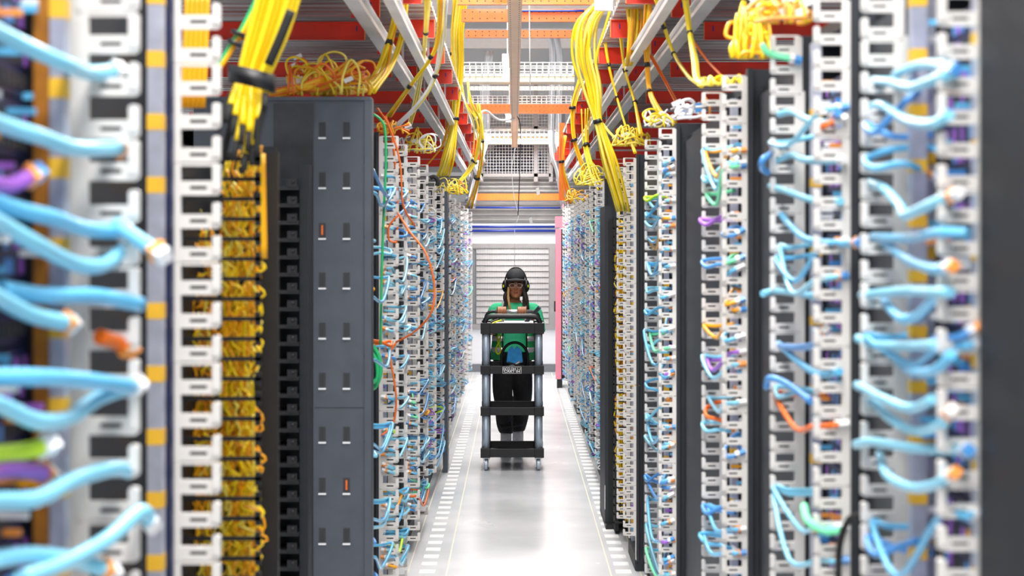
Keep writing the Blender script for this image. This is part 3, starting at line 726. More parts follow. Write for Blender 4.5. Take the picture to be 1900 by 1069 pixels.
# ------------------------------------------------------------ yellow fibre bundles
def tie(c, r, label, grp='black cable ties on the hanging fibre bundles', h=.012, d=(0, 0, 1)):
    d = Vector(d).normalized(); o = MB().tube([c-d*h, c+d*h], r, 12, 1).build('cable_tie', 'black'); tag(o, label, 'cable tie', grp)
def bundle(pl, n, R, rad, mats, label, ties=(), spread=None, name='fiber_cable', flat=1.):
    pts = [P(*p) for p in pl]
    if spread is None: spread = [1]*len(pts)
    spread = list(spread); ties = [int(round(t)) for t in ties]
    for t in ties: spread[t] *= .5
    for i in range(n):
        a = U(0, 2*PI); q = math.sqrt(random.random())*R
        off = Vector((math.cos(a)*q, math.sin(a)*q*flat, 0)); ph = U(0, 6)
        pp = []
        for j, p in enumerate(pts):
            f = 1 if spread is None else spread[j]
            pp.append(p+off*f+Vector((math.sin(ph+j*1.3)*R*.2*f, math.cos(ph+j*1.7)*R*.2*f, -abs(off.x)*.3*f)))
        o = MB().tube(pp, rad, 6, 5).build(name, random.choice(mats)); tag(o, label, 'cable', label.split(',')[0])
    for j in ties:
        k0 = int(j); t = j-k0; c = pts[k0].lerp(pts[min(k0+1, len(pts)-1)], t); d = pts[min(k0+1, len(pts)-1)]-pts[k0]
        tie(c, R*spread[k0]*.95+rad*.9, 'small black cable tie around yellow fibres hanging over the aisle', d=d)
Y_, y_ = 'yellow', 'yellow2'
# left foreground trunk
tw = [(497, -20, 4.4), (485, 60, 4.4), (463, 150, 4.4)]
for i in range(9):
    dx = (i-4)*9; p0 = P(523+dx, -25, 4.42+.02*(i % 3)); p1 = P(498+dx*.95, 60, 4.42+.02*(i % 3)); p2 = P(468+dx*.72, 148, 4.42+.015*(i % 3))
    ex = [(428, 195), (436, 215), (450, 232), (440, 262), (462, 245), (455, 285), (470, 270), (478, 222), (492, 175)][i]
    p3 = P((468+dx*.72+ex[0])/2, (148+ex[1])/2, 4.40); p4 = P(ex[0], ex[1], 4.38)
    rt = MB().tube([p0, p1, p2, p3, p4], .0085 if i not in (8,) else .0085, 10, 4).build('fiber_trunk_cable', 'yellow')
    tag(rt, 'thick yellow trunk cable in the strapped bundle at upper left', 'cable', 'yellow trunk cables strapped at upper left')
    d = (p4-p3).normalized(); MB().tube([p4, p4+d*.05], .0075, 8, 1).build('black_sleeve', 'rubber', rt)
for i, (pl) in enumerate(([(540, 20, 4.36), (520, 70, 4.36), (498, 120, 4.37)], [(432, 175, 4.42), (418, 205, 4.4), (400, 240, 4.38)], [(480, 180, 4.45), (470, 230, 4.45), (465, 290, 4.45)], [(455, 160, 4.47), (430, 225, 4.47), (415, 290, 4.47)], [(492, 195, 4.36), (480, 240, 4.36), (476, 290, 4.36)])):
    o = MB().tube([P(*p) for p in pl], .012 if i < 2 else .008, 8).build('black_sleeve', 'rubber'); tag(o, ['black cable sleeve lying along the right side of yellow trunk', 'black sleeve hanging left below the strap', 'black lead among the trunk ends', 'thin black lead hanging behind the trunk ends', 'black lead right of the trunk ends'][i], 'cable sleeve')
c = P(467, 146, 4.40); o = MB(); d = (P(463, 150, 4.4)-P(485, 60, 4.4)).normalized()
ring = []
for i in range(25):
    a = 2*PI*i/24; ring.append(c+Vector((math.cos(a)*.055, math.sin(a)*.04, -math.cos(a)*.014)))
vs = [p+Vector((0, 0, .022)) for p in ring]+[p-Vector((0, 0, .022)) for p in ring]
o.add(vs, [(i, i+1, 26+i, 25+i) for i in range(24)], 0, True); o = o.build('bundle_strap', 'black'); m_ = o.modifiers.new('s', 'SOLIDIFY'); m_.thickness = .004
tag(o, 'wide black hook and loop strap around the yellow trunk bundle', 'strap')
for i, (x0, yy, x1, y1) in enumerate(((478, 270, 470, 305), (465, 300, 455, 370), (482, 285, 486, 480))):
    for j in range(3):
        o = MB().tube([P(x0+j*3, yy, 4.6), P((x0+x1)/2+j*3, (yy+y1)/2, 4.6), P(x1+j*3, y1, 4.6)], .006, 8).build('fiber_cable', random.choice((Y_, 'amber')))
        tag(o, 'yellow fibre running down from the trunk into the black finger manager', 'cable', 'yellow fibres entering the black finger manager')
# fibres packed behind the black fingers: uncountable
def packed(x0, x1, y0, y1, Ya, Yb, n, label, rad=.003, mats=('yellow', 'amber', 'yellow2'), ww=22):
    b = MB()
    for i in range(n):
        x = U(x0, x1); y = U(y0, y1); Yc = U(Ya, Yb); h = U(15, 60); w_ = U(-ww, ww)
        b.tube([P(x, y-h, Yc), P(x+w_, y-h*.3, Yc), P(x-w_*.7, y+h*.4, Yc), P(x+w_*.3, y+h, Yc)], rad, 5, 3, random.choice((0, 0, 0, 1, 1, 2)))
    o = b.build('packed_fiber_slack', list(mats)); tag(o, label, 'cables'); o['kind'] = 'stuff'
packed(412, 478, 330, 1080, 4.55, 4.72, 420, 'packed slack yellow fibres filling the black finger manager at left', .0032)
packed(345, 395, 420, 1080, 4.6, 4.75, 200, 'slack amber fibres seen through the white guides at left', .0032, ('amber', 'yellow', 'yellow2'))
packed(1146, 1166, 440, 925, 11.35, 11.6, 220, 'packed slack yellow fibres filling the black finger manager at right', .0045, ww=8)
for i in range(5):
    o = MB().tube([P(348+i*9, -10, 4.7), P(346+i*9, 60, 4.7), P(340+i*9, 200, 4.7)], .009, 6).build('fiber_cable', 'amber'); tag(o, 'amber flat run of fibre behind the top white guides at left', 'cable', 'amber fibres behind the top left guides')
# green/orange cable upper left
for i, (m, dx, lb) in enumerate((('green', 0, 'green cable strapped beside the yellow trunk at upper left'), ('amber', 8, 'amber cable strapped with the green one at upper left'), ('yellow', 5, 'yellow cable strapped with the green one at upper left'))):
    o = MB().tube([P(480+dx, -10, 5), P(450+dx, 50, 5), P(430+dx, 80, 5), P(412+dx, 110, 5), P(396+dx, 132, 5)], .0065, 8).build('fiber_cable', m); tag(o, lb, 'cable')
for (x, y) in ((437, 62), (430, 80)): tie(P(x+5, y, 4.99), .022, 'black tie around the green and amber cables at upper left', 'black ties on the green and amber cables', .006, (.5, 0, 1))
# long hanging bundles over the aisle
bundle([(856, -15, 14), (850, 60, 14.2), (852, 130, 14.4), (845, 220, 14.5), (832, 290, 14.5), (822, 325, 14.6)], 18, .055, .0085, [Y_, Y_, y_], 'yellow fibre of the thick bundle hanging left of the aisle, upper middle', (3.1,), flat=.6)
bundle([(740, -15, 8.4), (735, 30, 8.4), (722, 80, 8.4), (705, 130, 8.3), (672, 165, 8.0), (600, 172, 7.7)], 5, .025, .008, [Y_, 'amber', Y_], 'yellow fibre dropping to the pile on the grey cabinet, strapped', (1.1, 1.9), flat=.6)
bundle([(752, -15, 8.5), (745, 60, 8.5), (725, 120, 8.4), (690, 170, 8)], 3, .012, .008, [Y_], 'bright yellow fibre right beside the strapped drop on grey cabinet')
bundle([(795, -10, 8.7), (790, 60, 9.2), (782, 130, 10), (772, 190, 11), (760, 235, 11.6)], 4, .02, .008, [Y_, y_], 'yellow fibre hanging in the second left drop', (1.0, 2.0))
bundle([(815, -10, 8.7), (812, 60, 8.9), (800, 105, 9), (760, 160, 9.2), (720, 215, 9.4)], 4, .014, .007, [Y_, 'amber'], 'yellow fibre swinging left down to the fourth left rack', (1.5, 2.6))
bundle([(828, -10, 8.7), (822, 70, 9), (808, 140, 9.2), (780, 190, 9.3), (735, 235, 9.5)], 5, .016, .0075, [y_, y_, 'white'], 'pale yellow fibre curving left above the fifth left rack', (1.9,))
bundle([(865, 150, 16), (872, 190, 16), (890, 230, 16.2), (880, 300, 16.4), (850, 340, 16.4), (830, 352, 16.2)], 6, .06, .006, [Y_, y_], 'yellow fibre looping loosely left of the aisle over far racks', (2.6, 3.5))
bundle([(880, 190, 18), (893, 260, 18), (885, 330, 18.3), (868, 385, 18.5)], 6, .06, .006, [Y_, 'amber'], 'amber yellow fibre falling to the far left racks', (1.2, 2.2))
bundle([(842, 0, 15), (838, 100, 15), (835, 180, 15), (825, 260, 15), (790, 310, 15)], 3, .02, .006, ['amber', 'green'], 'amber fibre beside the thick left bundle', (1.0, 2.0))
# right side
bundle([(1115, 5, 10.1), (1090, 40, 10.1), (1085, 100, 10.1), (1098, 160, 10.1), (1110, 225, 10.1), (1130, 300, 10.1), (1155, 390, 10.2)], 20, .06, .0085, [Y_, Y_, y_], 'yellow fibre of the thick bundle falling to right racks, upper middle', (4.0,), (.9, 1.5, 1.2, .9, .75, .7, .6), flat=.6)
bundle([(1150, -10, 10), (1152, 60, 10), (1160, 130, 10), (1178, 190, 10), (1190, 250, 9.6)], 4, .018, .007, [Y_, 'amber'], 'yellow fibre hanging right of the thick right bundle', (1.5, 2.9))
bundle([(1178, -10, 9.5), (1180, 40, 9.5), (1178, 90, 9.5), (1168, 120, 9.6)], 14, .05, .008, [Y_, Y_, 'amber'], 'yellow fibre of the broad upper right drop', (), (1, 1, .8, .3), flat=.5)
bundle([(1203, -10, 9.0), (1200, 60, 9.0), (1201, 120, 9.0), (1205, 170, 9.0), (1225, 210, 8.7), (1248, 226, 8.5)], 5, .018, .008, [Y_, 'amber'], 'yellow fibre running down and right to the fourth right rack', (2.0, 3.0))
bundle([(1214, -10, 8), (1232, 50, 8), (1250, 100, 8), (1275, 140, 7.5), (1300, 160, 7)], 3, .010, .008, [Y_], 'yellow fibre sweeping right to the third right rack, outer', (1.2, 2.3))
bundle([(1270, -10, 7), (1280, 60, 7), (1290, 110, 6.8), (1298, 152, 6.5), (1340, 150, 6)], 3, .010, .008, [Y_, y_], 'yellow fibre dropping beside the orange cable to the third right rack', (1.3,))
bundle([(1205, 100, 9), (1240, 160, 9), (1268, 215, 8.3)], 2, .01, .005, ['orange'], 'thin orange cable slanting to the fourth right rack')
bundle([(1285, 75, 7), (1310, 110, 7), (1340, 142, 6.6)], 1, .004, .005, ['orange'], 'thin orange cable slanting to the third right rack')
bundle([(1122, 60, 11), (1130, 120, 11), (1145, 180, 11), (1165, 245, 10.8), (1180, 283, 10.3)], 2, .010, .007, [Y_, 'green'], 'green and yellow cable pair slanting to the fifth right rack', (1.0, 2.0, 3.0))
bundle([(1075, 145, 15), (1062, 200, 15), (1065, 260, 15), (1080, 310, 15), (1095, 340, 15)], 7, .05, .0065, [Y_, 'amber'], 'yellow fibre looping above the sixth right rack', (1.0, 2.1))
bundle([(1090, 200, 14.5), (1088, 270, 14.5), (1105, 330, 14.3), (1118, 350, 14.2)], 5, .05, .0065, [Y_], 'yellow fibre swinging behind the thick right bundle', (1.0,))
bundle([(1045, 250, 17), (1042, 300, 17), (1050, 350, 17), (1058, 378, 17)], 6, .045, .0065, [Y_, 'amber', 'orange'], 'amber fibre falling to the far right racks', (1.3,))
bundle([(1115, 225, 12), (1130, 245, 11.8), (1155, 270, 11.6)], 2, .01, .006, [Y_], 'short yellow lead branching from the right bundle')
# orange vertical channel at far right of the aisle
a = P(1043, 372, 20); o = MB().box(a.x-.035, a.x+.03, 20, 20.05, a.z, P(1043, 228, 20).z).build('orange_bracket', 'orangepaint'); tag(o, 'upright orange bracket above the far right racks', 'bracket')

# piles of fibre on cabinet tops
def pile(px0, px1, pyb, hmax, Y0, Y1, n, mats, label, rad=.0045, lean=0, clips=0):
    for i in range(n):
        x = U(px0, px1); Yc = U(Y0, Y1); W = px1-px0; sg = random.choice((-1, 1)); k = random.random()
        cl = lambda v: min(max(v, px0-6), px1+6)
        if k < .45:      # arch
            h = hmax*U(.3, 1); x2 = cl(x+sg*U(.1, .5)*W)
            pts = [P(x, pyb, Yc), P(x+U(-4, 4), pyb-h*U(.4, .7), Yc), P((x+x2)/2+U(-6, 6), pyb-h, Yc+.05), P(x2+U(-4, 4), pyb-h*U(.3, .7), Yc), P(cl(x2+sg*U(0, 10)), pyb-2, Yc)]
        elif k < .8:     # loop
            r_ = min(hmax, W)*U(.15, .38); c = (cl(x), pyb-U(.25, .75)*hmax); a0 = U(0, 6)
            pts = [P(c[0]+r_*math.cos(a0+t*.85)*U(.8, 1.2), min(pyb-1, c[1]+r_*math.sin(a0+t*.85)*U(.6, 1)), Yc+t*.01) for t in range(8)]
        else:            # lying run
            y = pyb-U(.02, .45)*hmax
            pts = [P(px0-U(-5, 10), pyb-2, Yc), P(px0+W*.3, y+U(-5, 2), Yc), P(px0+W*.65, y-U(0, 8), Yc), P(px1, min(pyb-1, y+U(-12, 8)), Yc)]
        o = MB().tube(pts, rad, 6, 4).build('fiber_jumper', random.choice(mats)); tag(o, label, 'cable', label)
    for i in range(clips):
        c = P(U(px0, px1), pyb-hmax*U(.3, .95), U(Y0, Y1)); b = MB().obox(c, (.018, 0, .008), (0, .006, 0), (-.004, 0, .008))
        o = b.build('splice_clip', 'white'); tag(o, 'white splice clip '+label.split('jumper')[-1].strip(), 'clip', 'splice clips in '+label)
pile(540, 680, 178, 80, 7.5, 7.9, 46, [Y_, 'amber', 'amber', y_, 'orange'], 'curled amber fibre jumper on top of the grey cabinet', .005, 0, 8)
for i in range(14):
    y = U(160, 176); pts = [P(500, y+6, 7.5), P(545, y-U(0, 8), 7.55), P(600, y-U(5, 30), 7.6), P(U(640, 690), U(110, 165), 7.7)]
    o = MB().tube(pts, .006, 6).build('fiber_cable', random.choice((Y_, 'amber', 'orange'))); tag(o, 'yellow fibre lying flat across the front of the pile on grey cabinet', 'cable', 'yellow fibres lying on the grey cabinet')
pile(705, 760, 250, 28, 9.3, 10, 12, ['orange', 'amber', y_], 'curled fibre jumper above the fourth left rack', .005, 0, 3)
pile(745, 800, 285, 50, 11.5, 12.5, 20, [y_, Y_, 'white'], 'curled pale fibre jumper above the fifth left rack', .005, 0, 3)
pile(815, 860, 362, 36, 15, 16.5, 18, [y_, Y_, 'orange'], 'curled yellow fibre jumper above the sixth left rack', .005)
pile(1075, 1120, 345, 45, 13.9, 15, 18, [Y_, y_], 'curled yellow fibre jumper above the sixth right rack', .006)
pile(1055, 1085, 375, 30, 16, 17.5, 10, [Y_, 'amber'], 'curled yellow fibre jumper above the seventh right rack', .006)
pile(1140, 1200, 272, 45, 10.4, 11, 16, [Y_, y_], 'curled yellow fibre jumper above the fifth right rack', .006, 0, 2)
pile(1205, 1252, 236, 38, 8, 8.5, 14, [y_, 'white', Y_], 'curled pale fibre jumper above the fourth right rack', .005, 0, 2)
pile(1255, 1310, 222, 50, 6.6, 7.6, 10, ['white', 'white', 'plugorange'], 'white looped jumper standing between third and fourth right racks', .006, 0, 2)
pile(1300, 1375, 160, 22, 5.7, 5.95, 10, [Y_, y_], 'yellow jumper lying on top of the third right rack', .005)
pile(1365, 1425, 110, 110, 4.9, 5.2, 26, ['amber', Y_, 'amber'], 'amber jumper hanging in loops over the cabinet between second and third right racks', .006)
pile(1400, 1500, 44, 55, 4.2, 4.5, 30, ['amber', Y_, 'plugorange'], 'amber jumper heaped on top of the second right rack', .005, 0, 8)
for i, (x, y, Yc) in enumerate(((1402, 95, 4.95), (1270, 208, 7.2), (1296, 200, 7.2))):
    o = MB().obox(P(x, y, Yc), (.014, 0, 0), (0, .01, 0), (0, 0, .018)).build('blue_connector', 'blue2'); tag(o, ['blue plug under the amber loops at right', 'left blue plug under the white loops', 'right blue plug under the white loops'][i], 'connector')
# white bits clinging at bundles
for i, (x, y) in enumerate(((1120, 10), (1150, 55))):
    o = MB().obox(P(x, y, 9.9), (.05, 0, 0), (0, .02, 0), (0, 0, .03)).build('junction_box', 'white'); tag(o, ['white box at the top of the thick right bundle', 'white box between the two right bundles'][i], 'box')
o = MB().obox(P(1150, 145, 12.5), (.045, 0, 0), (0, .05, 0), (0, 0, .05)).build('junction_box', 'whitemetal'); tag(o, 'pale junction box on the inner right rail', 'box')
# red / orange and green loose cables left rack
for pts, m, lb, rad in (([(715, 215, 9), (728, 260, 9), (735, 330, 9), (738, 400, 9), (734, 470, 9)], 'orange', 'orange red cable hanging down the fourth left rack', .006),
    ([(700, 200, 8.8), (722, 235, 8.8), (742, 300, 8.8), (748, 380, 8.8), (770, 420, 8.9)], 'orange', 'second orange red cable beside it on the fourth left rack', .005),
    ([(738, 395, 8.8), (760, 430, 8.7), (790, 470, 8.6), (806, 530, 8.6), (800, 580, 8.6), (770, 615, 8.7), (735, 635, 8.8)], 'orange', 'long orange cable bulging into the aisle at left', .005),
    ([(735, 635, 8.8), (724, 660, 8.8), (732, 710, 8.8), (735, 750, 8.8), (728, 790, 8.8), (708, 808, 8.7)], 'orange', 'orange cable tail under the bulging one at left', .005),
    ([(738, 400, 8.8), (722, 420, 8.8), (722, 445, 8.8), (736, 450, 8.8)], 'orange', 'small orange loop on the fourth left rack', .005),
    ([(690, 210, 8.2), (706, 222, 8.2), (714, 240, 8.2), (716, 300, 8.2), (712, 400, 8.2), (708, 520, 8.2), (706, 640, 8.2)], 'green', 'long green cable hanging behind the edge of the grey cabinet', .006),
    ([(690, 640, 8.1), (702, 660, 8.1), (706, 690, 8.1), (698, 715, 8.1), (690, 722, 8.1)], 'green', 'coiled green cable low beside the grey cabinet', .010),
    ([(690, 655, 8.05), (698, 670, 8.05), (700, 700, 8.05), (690, 712, 8.05)], 'green', 'inner loop of the coiled green cable beside the grey cabinet', .009)):
    o = MB().tube([P(*p) for p in pts], rad, 8, 6).build('loose_cable', m); tag(o, lb, 'cable')
o = MB().tube([P(798, 330, 11.6), P(806, 328, 11.6), P(812, 335, 11.6), P(811, 345, 11.6)], .014, 8).build('black_hose', 'rubber'); tag(o, 'short curved black hose on top of the fourth left rack', 'hose')

# ------------------------------------------------------------ cart
def cart():
    Yf = 14.9; S = Yf/F; cx = (950.5-VX)*S
    r = empty('utility_cart', (cx, Yf, 0), 'black and grey four shelf utility cart pushed along the aisle', 'cart')
    hz = lambda py: HC-(py-VY)*S
    W = .26; D = .62
    def tray(z0, z1, name='shelf'):
        b = MB(); t = .012
        def rr(w, y0, y1, n=.03): return [(-w+n, y0), (w-n, y0), (w, y0+n), (w, y1-n), (w-n, y1), (-w+n, y1), (-w, y1-n), (-w, y0+n)]
        o, i = rr(W, 0, D), rr(W-t, t, D-t)
        n = 8
        vs = [(x, y, z0) for x, y in o]+[(x, y, z1) for x, y in o]+[(x, y, z1) for x, y in i]+[(x, y, z0+.02) for x, y in i]
        fs = [list(range(n))[::-1], [3*n+k for k in range(n)]]
        for L in range(3): fs += [(L*n+k, L*n+(k+1) % n, (L+1)*n+(k+1) % n, (L+1)*n+k) for k in range(n)]
        b.add(vs, fs)
        for sx in (-1, 1):      # corner bosses
            for yy in (.0, D-.075): b.box(sx*(W-.075), sx*(W+.006), yy-.006, yy+.081, z0-.004, z1+.003)
        return bev(b.build(name, 'black', r), .004)
    zs = [(hz(619), hz(600)), (hz(694), hz(679)), (hz(771), hz(756)), (hz(849), hz(833))]
    for z in zs: tray(*z)
    for sx in (-1, 1):
        for yy in (.04, D-.04):
            b = MB()
            x = sx*(W-.038)
            for j in range(3):
                b.rings([(x, yy, zs[j+1][1], .033, .034), (x, yy, zs[j][0], .033, .034)], 14)
            b.build('leg', 'cartgrey' if yy < .3 else 'black', r)
    # front arch
    z = hz(583)-.02; zt = zs[0][1]
    for yy, nm, zz in ((.03, 'front_handle', z), (D+.03, 'rear_handle', hz(585)+.008)):
        pts = [(-W+.025, yy, zt-.03), (-W+.025, yy, zz-.07), (-W+.04, yy, zz-.022), (-W+.09, yy, zz), (0, yy, zz), (W-.09, yy, zz), (W-.04, yy, zz-.022), (W-.025, yy, zz-.07), (W-.025, yy, zt-.03)]
        MB().tube(pts, .022 if yy < .3 else .014, 10, 5).build(nm, 'black', r)
    MB().tube([(-.15, D+.03, hz(585)+.008), (.17, D+.03, hz(585)+.008)], .017, 10, 1).build('handle_grip', 'steel', r)
    # casters
    for sx in (-1, 1):
        for yy in (.05, D-.05):
            x = sx*(W-.04); c = MB()
            c.box(x-.03, x+.03, yy-.03, yy+.03, zs[3][0]-.012, zs[3][0]).box(x-.024, x-.018, yy-.025, yy+.025, .03, zs[3][0]-.012).box(x+.018, x+.024, yy-.025, yy+.025, .03, zs[3][0]-.012)
            cc = c.build('caster', 'steel', r)
            n = 20; R = .05; vs = []
            for xx, q in ((-.014, .8), (-.011, 1), (.011, 1), (.014, .8)):
                vs += [(x+xx, yy+R*q*math.cos(2*PI*k_/n), R+.001+R*q*math.sin(2*PI*k_/n)) for k_ in range(n)]
            fs = [(L*n+k_, L*n+(k_+1) % n, (L+1)*n+(k_+1) % n, (L+1)*n+k_) for L in range(3) for k_ in range(n)]+[list(range(n)), [3*n+k_ for k_ in range(n)][::-1]]
            wb = MB(); wb.add(vs, fs, 0, False); wb.build('wheel', 'cartgrey', cc)
    # name plate
    px = lambda x: (x-VX)*S-cx
    x0, x1, z0, z1 = px(932.5), px(967.5), hz(693), hz(680.5)
    pl = MB().box(x0, x1, -.012, -.006, z0, z1).build('name_plate', 'black', r)
    t = .0025; MB().box(x0, x1, -.0135, -.012, z0, z0+t).box(x0, x1, -.0135, -.012, z1-t, z1).box(x0, x0+t, -.0135, -.012, z0, z1).box(x1-t, x1, -.0135, -.012, z0, z1).build('plate_border', 'label', pl)
    for txt, zc, nm in (('DCO DH 1-1', z1-.0285, 'lettering'), ('CART 04', z0+.008, 'lettering')):
        cu = bpy.data.curves.new('t', 'FONT'); cu.body = txt; cu.size = .0285; cu.align_x = 'CENTER'; cu.extrude = .0006; cu.offset = .0006; cu.space_character = 1.0
        to = bpy.data.objects.new('t', cu); COL.objects.link(to); bpy.context.view_layer.update()
        me = bpy.data.meshes.new_from_object(to.evaluated_get(bpy.context.evaluated_depsgraph_get())); bpy.data.objects.remove(to)
        me.materials.clear(); me.materials.append(M['label'])
        o = bpy.data.objects.new(nm, me); COL.objects.link(o); o.parent = pl; o.location = ((x0+x1)/2, -.0128, zc); o.rotation_euler = (PI/2, 0, 0)
        wdt = max(v.co.x for v in me.vertices)-min(v.co.x for v in me.vertices); lim = (x1-x0)*.93
        o.scale.x = min(1.25, lim/wdt)
    # things on it
    zt = zs[0][1]
    wx = cx
    zin = zs[0][0]+.02
    o = MB().box(-.16, .16, .08, .45, 0, .07).build('white_tray', 'white', None, (wx+.02, Yf, zin)); tag(o, 'flat white case lying on the top shelf of the cart', 'case'); bev(o, .006)
    c = P(988, 585, 15.1); d = Vector((.66, 0, .75)).normalized()
    rt = empty('tablet', (c.x, c.y, c.z), 'slate tablet leaning diagonally at the right end of the cart handle', 'tablet')
    rt.location = c
    MB().obox((0, 0, 0), d*.095, Vector((-.55, .5, .5)).normalized()*.018, Vector((.1, .5, -.1)).normalized()*.006).build('tablet_body', 'tablet', rt)
    MB().obox((-.004, -.007, 0), d*.088, Vector((-.55, .5, .5)).normalized()*.014, (0, .001, 0)).build('screen', 'glossdark', rt)
    for j, (m, lb) in enumerate((('black', 'black tool handle on the left of the top cart shelf'), ('neon', 'yellow tool handle on the left of the top cart shelf'), ('black', 'second black tool handle beside the yellow one on the cart'))):
        o = MB().tube([P(903+j*6, 604, 15.0), P(914+j*5, 597+j, 15.05), P(926+j*4, 593+2*j, 15.1)], .009, 8).build('tool_handle', m); tag(o, lb, 'tool')  # tool handles only, drawn as short bent tubes
    # yellow rope hanging at the left rear
    pts = [P(x, y, 15.2) for x, y in ((926, 620), (922, 628), (927, 634), (923, 640), (920, 650), (924, 657), (929, 652), (927, 642), (924, 634), (929, 626), (926, 620))]
    o = MB().tube(pts, .007, 8, 5).build('yellow_rope', 'neon'); tag(o, 'knotted neon yellow cord hanging under the top shelf of the cart', 'cord')
    # bag on the second shelf
    zb = zs[1][0]+.02; bc = ((955-VX)*15.2/F, 15.2)
    bg = empty('tool_bag', (bc[0], bc[1], zb), 'round black bag with bright blue cloth on second cart shelf', 'bag')
    b = MB().rings([(0, 0, 0, .10, .06), (0, 0, .02, .115, .07), (0, 0, .08, .11, .065), (0, 0, .13, .085, .05), (0, 0, .16, .05, .03)], 18); b.build('bag_body', 'black', bg)
    ar = [(.112*math.cos(a), -.04, .10+.13*math.sin(a)) for a in [PI*i/12 for i in range(13)]]
    MB().tube([(.11, -.04, .01)]+ar+[(-.11, -.04, .01)], .012, 8, 2).build('hoop', 'blackmetal', bg)
    q = MB(); q.prism([(-.06, .07), (-.05, .16), (-.025, .19), (-.002, .165), (.02, .19), (.05, .165), (.06, .07), (0, .05)], 'y', -.085, -.06); bev(q.build('blue_cloth', 'gloveblue', bg), .008)
    MB().tube([(-.09, -.07, .02), (-.03, -.085, .03), (.05, -.085, .07)], .012, 8).build('strap', 'meshgrey', bg); MB().tube([(.09, -.07, .02), (.02, -.09, .04), (-.06, -.085, .06)], .010, 8).build('strap', 'capm', bg)
cart()

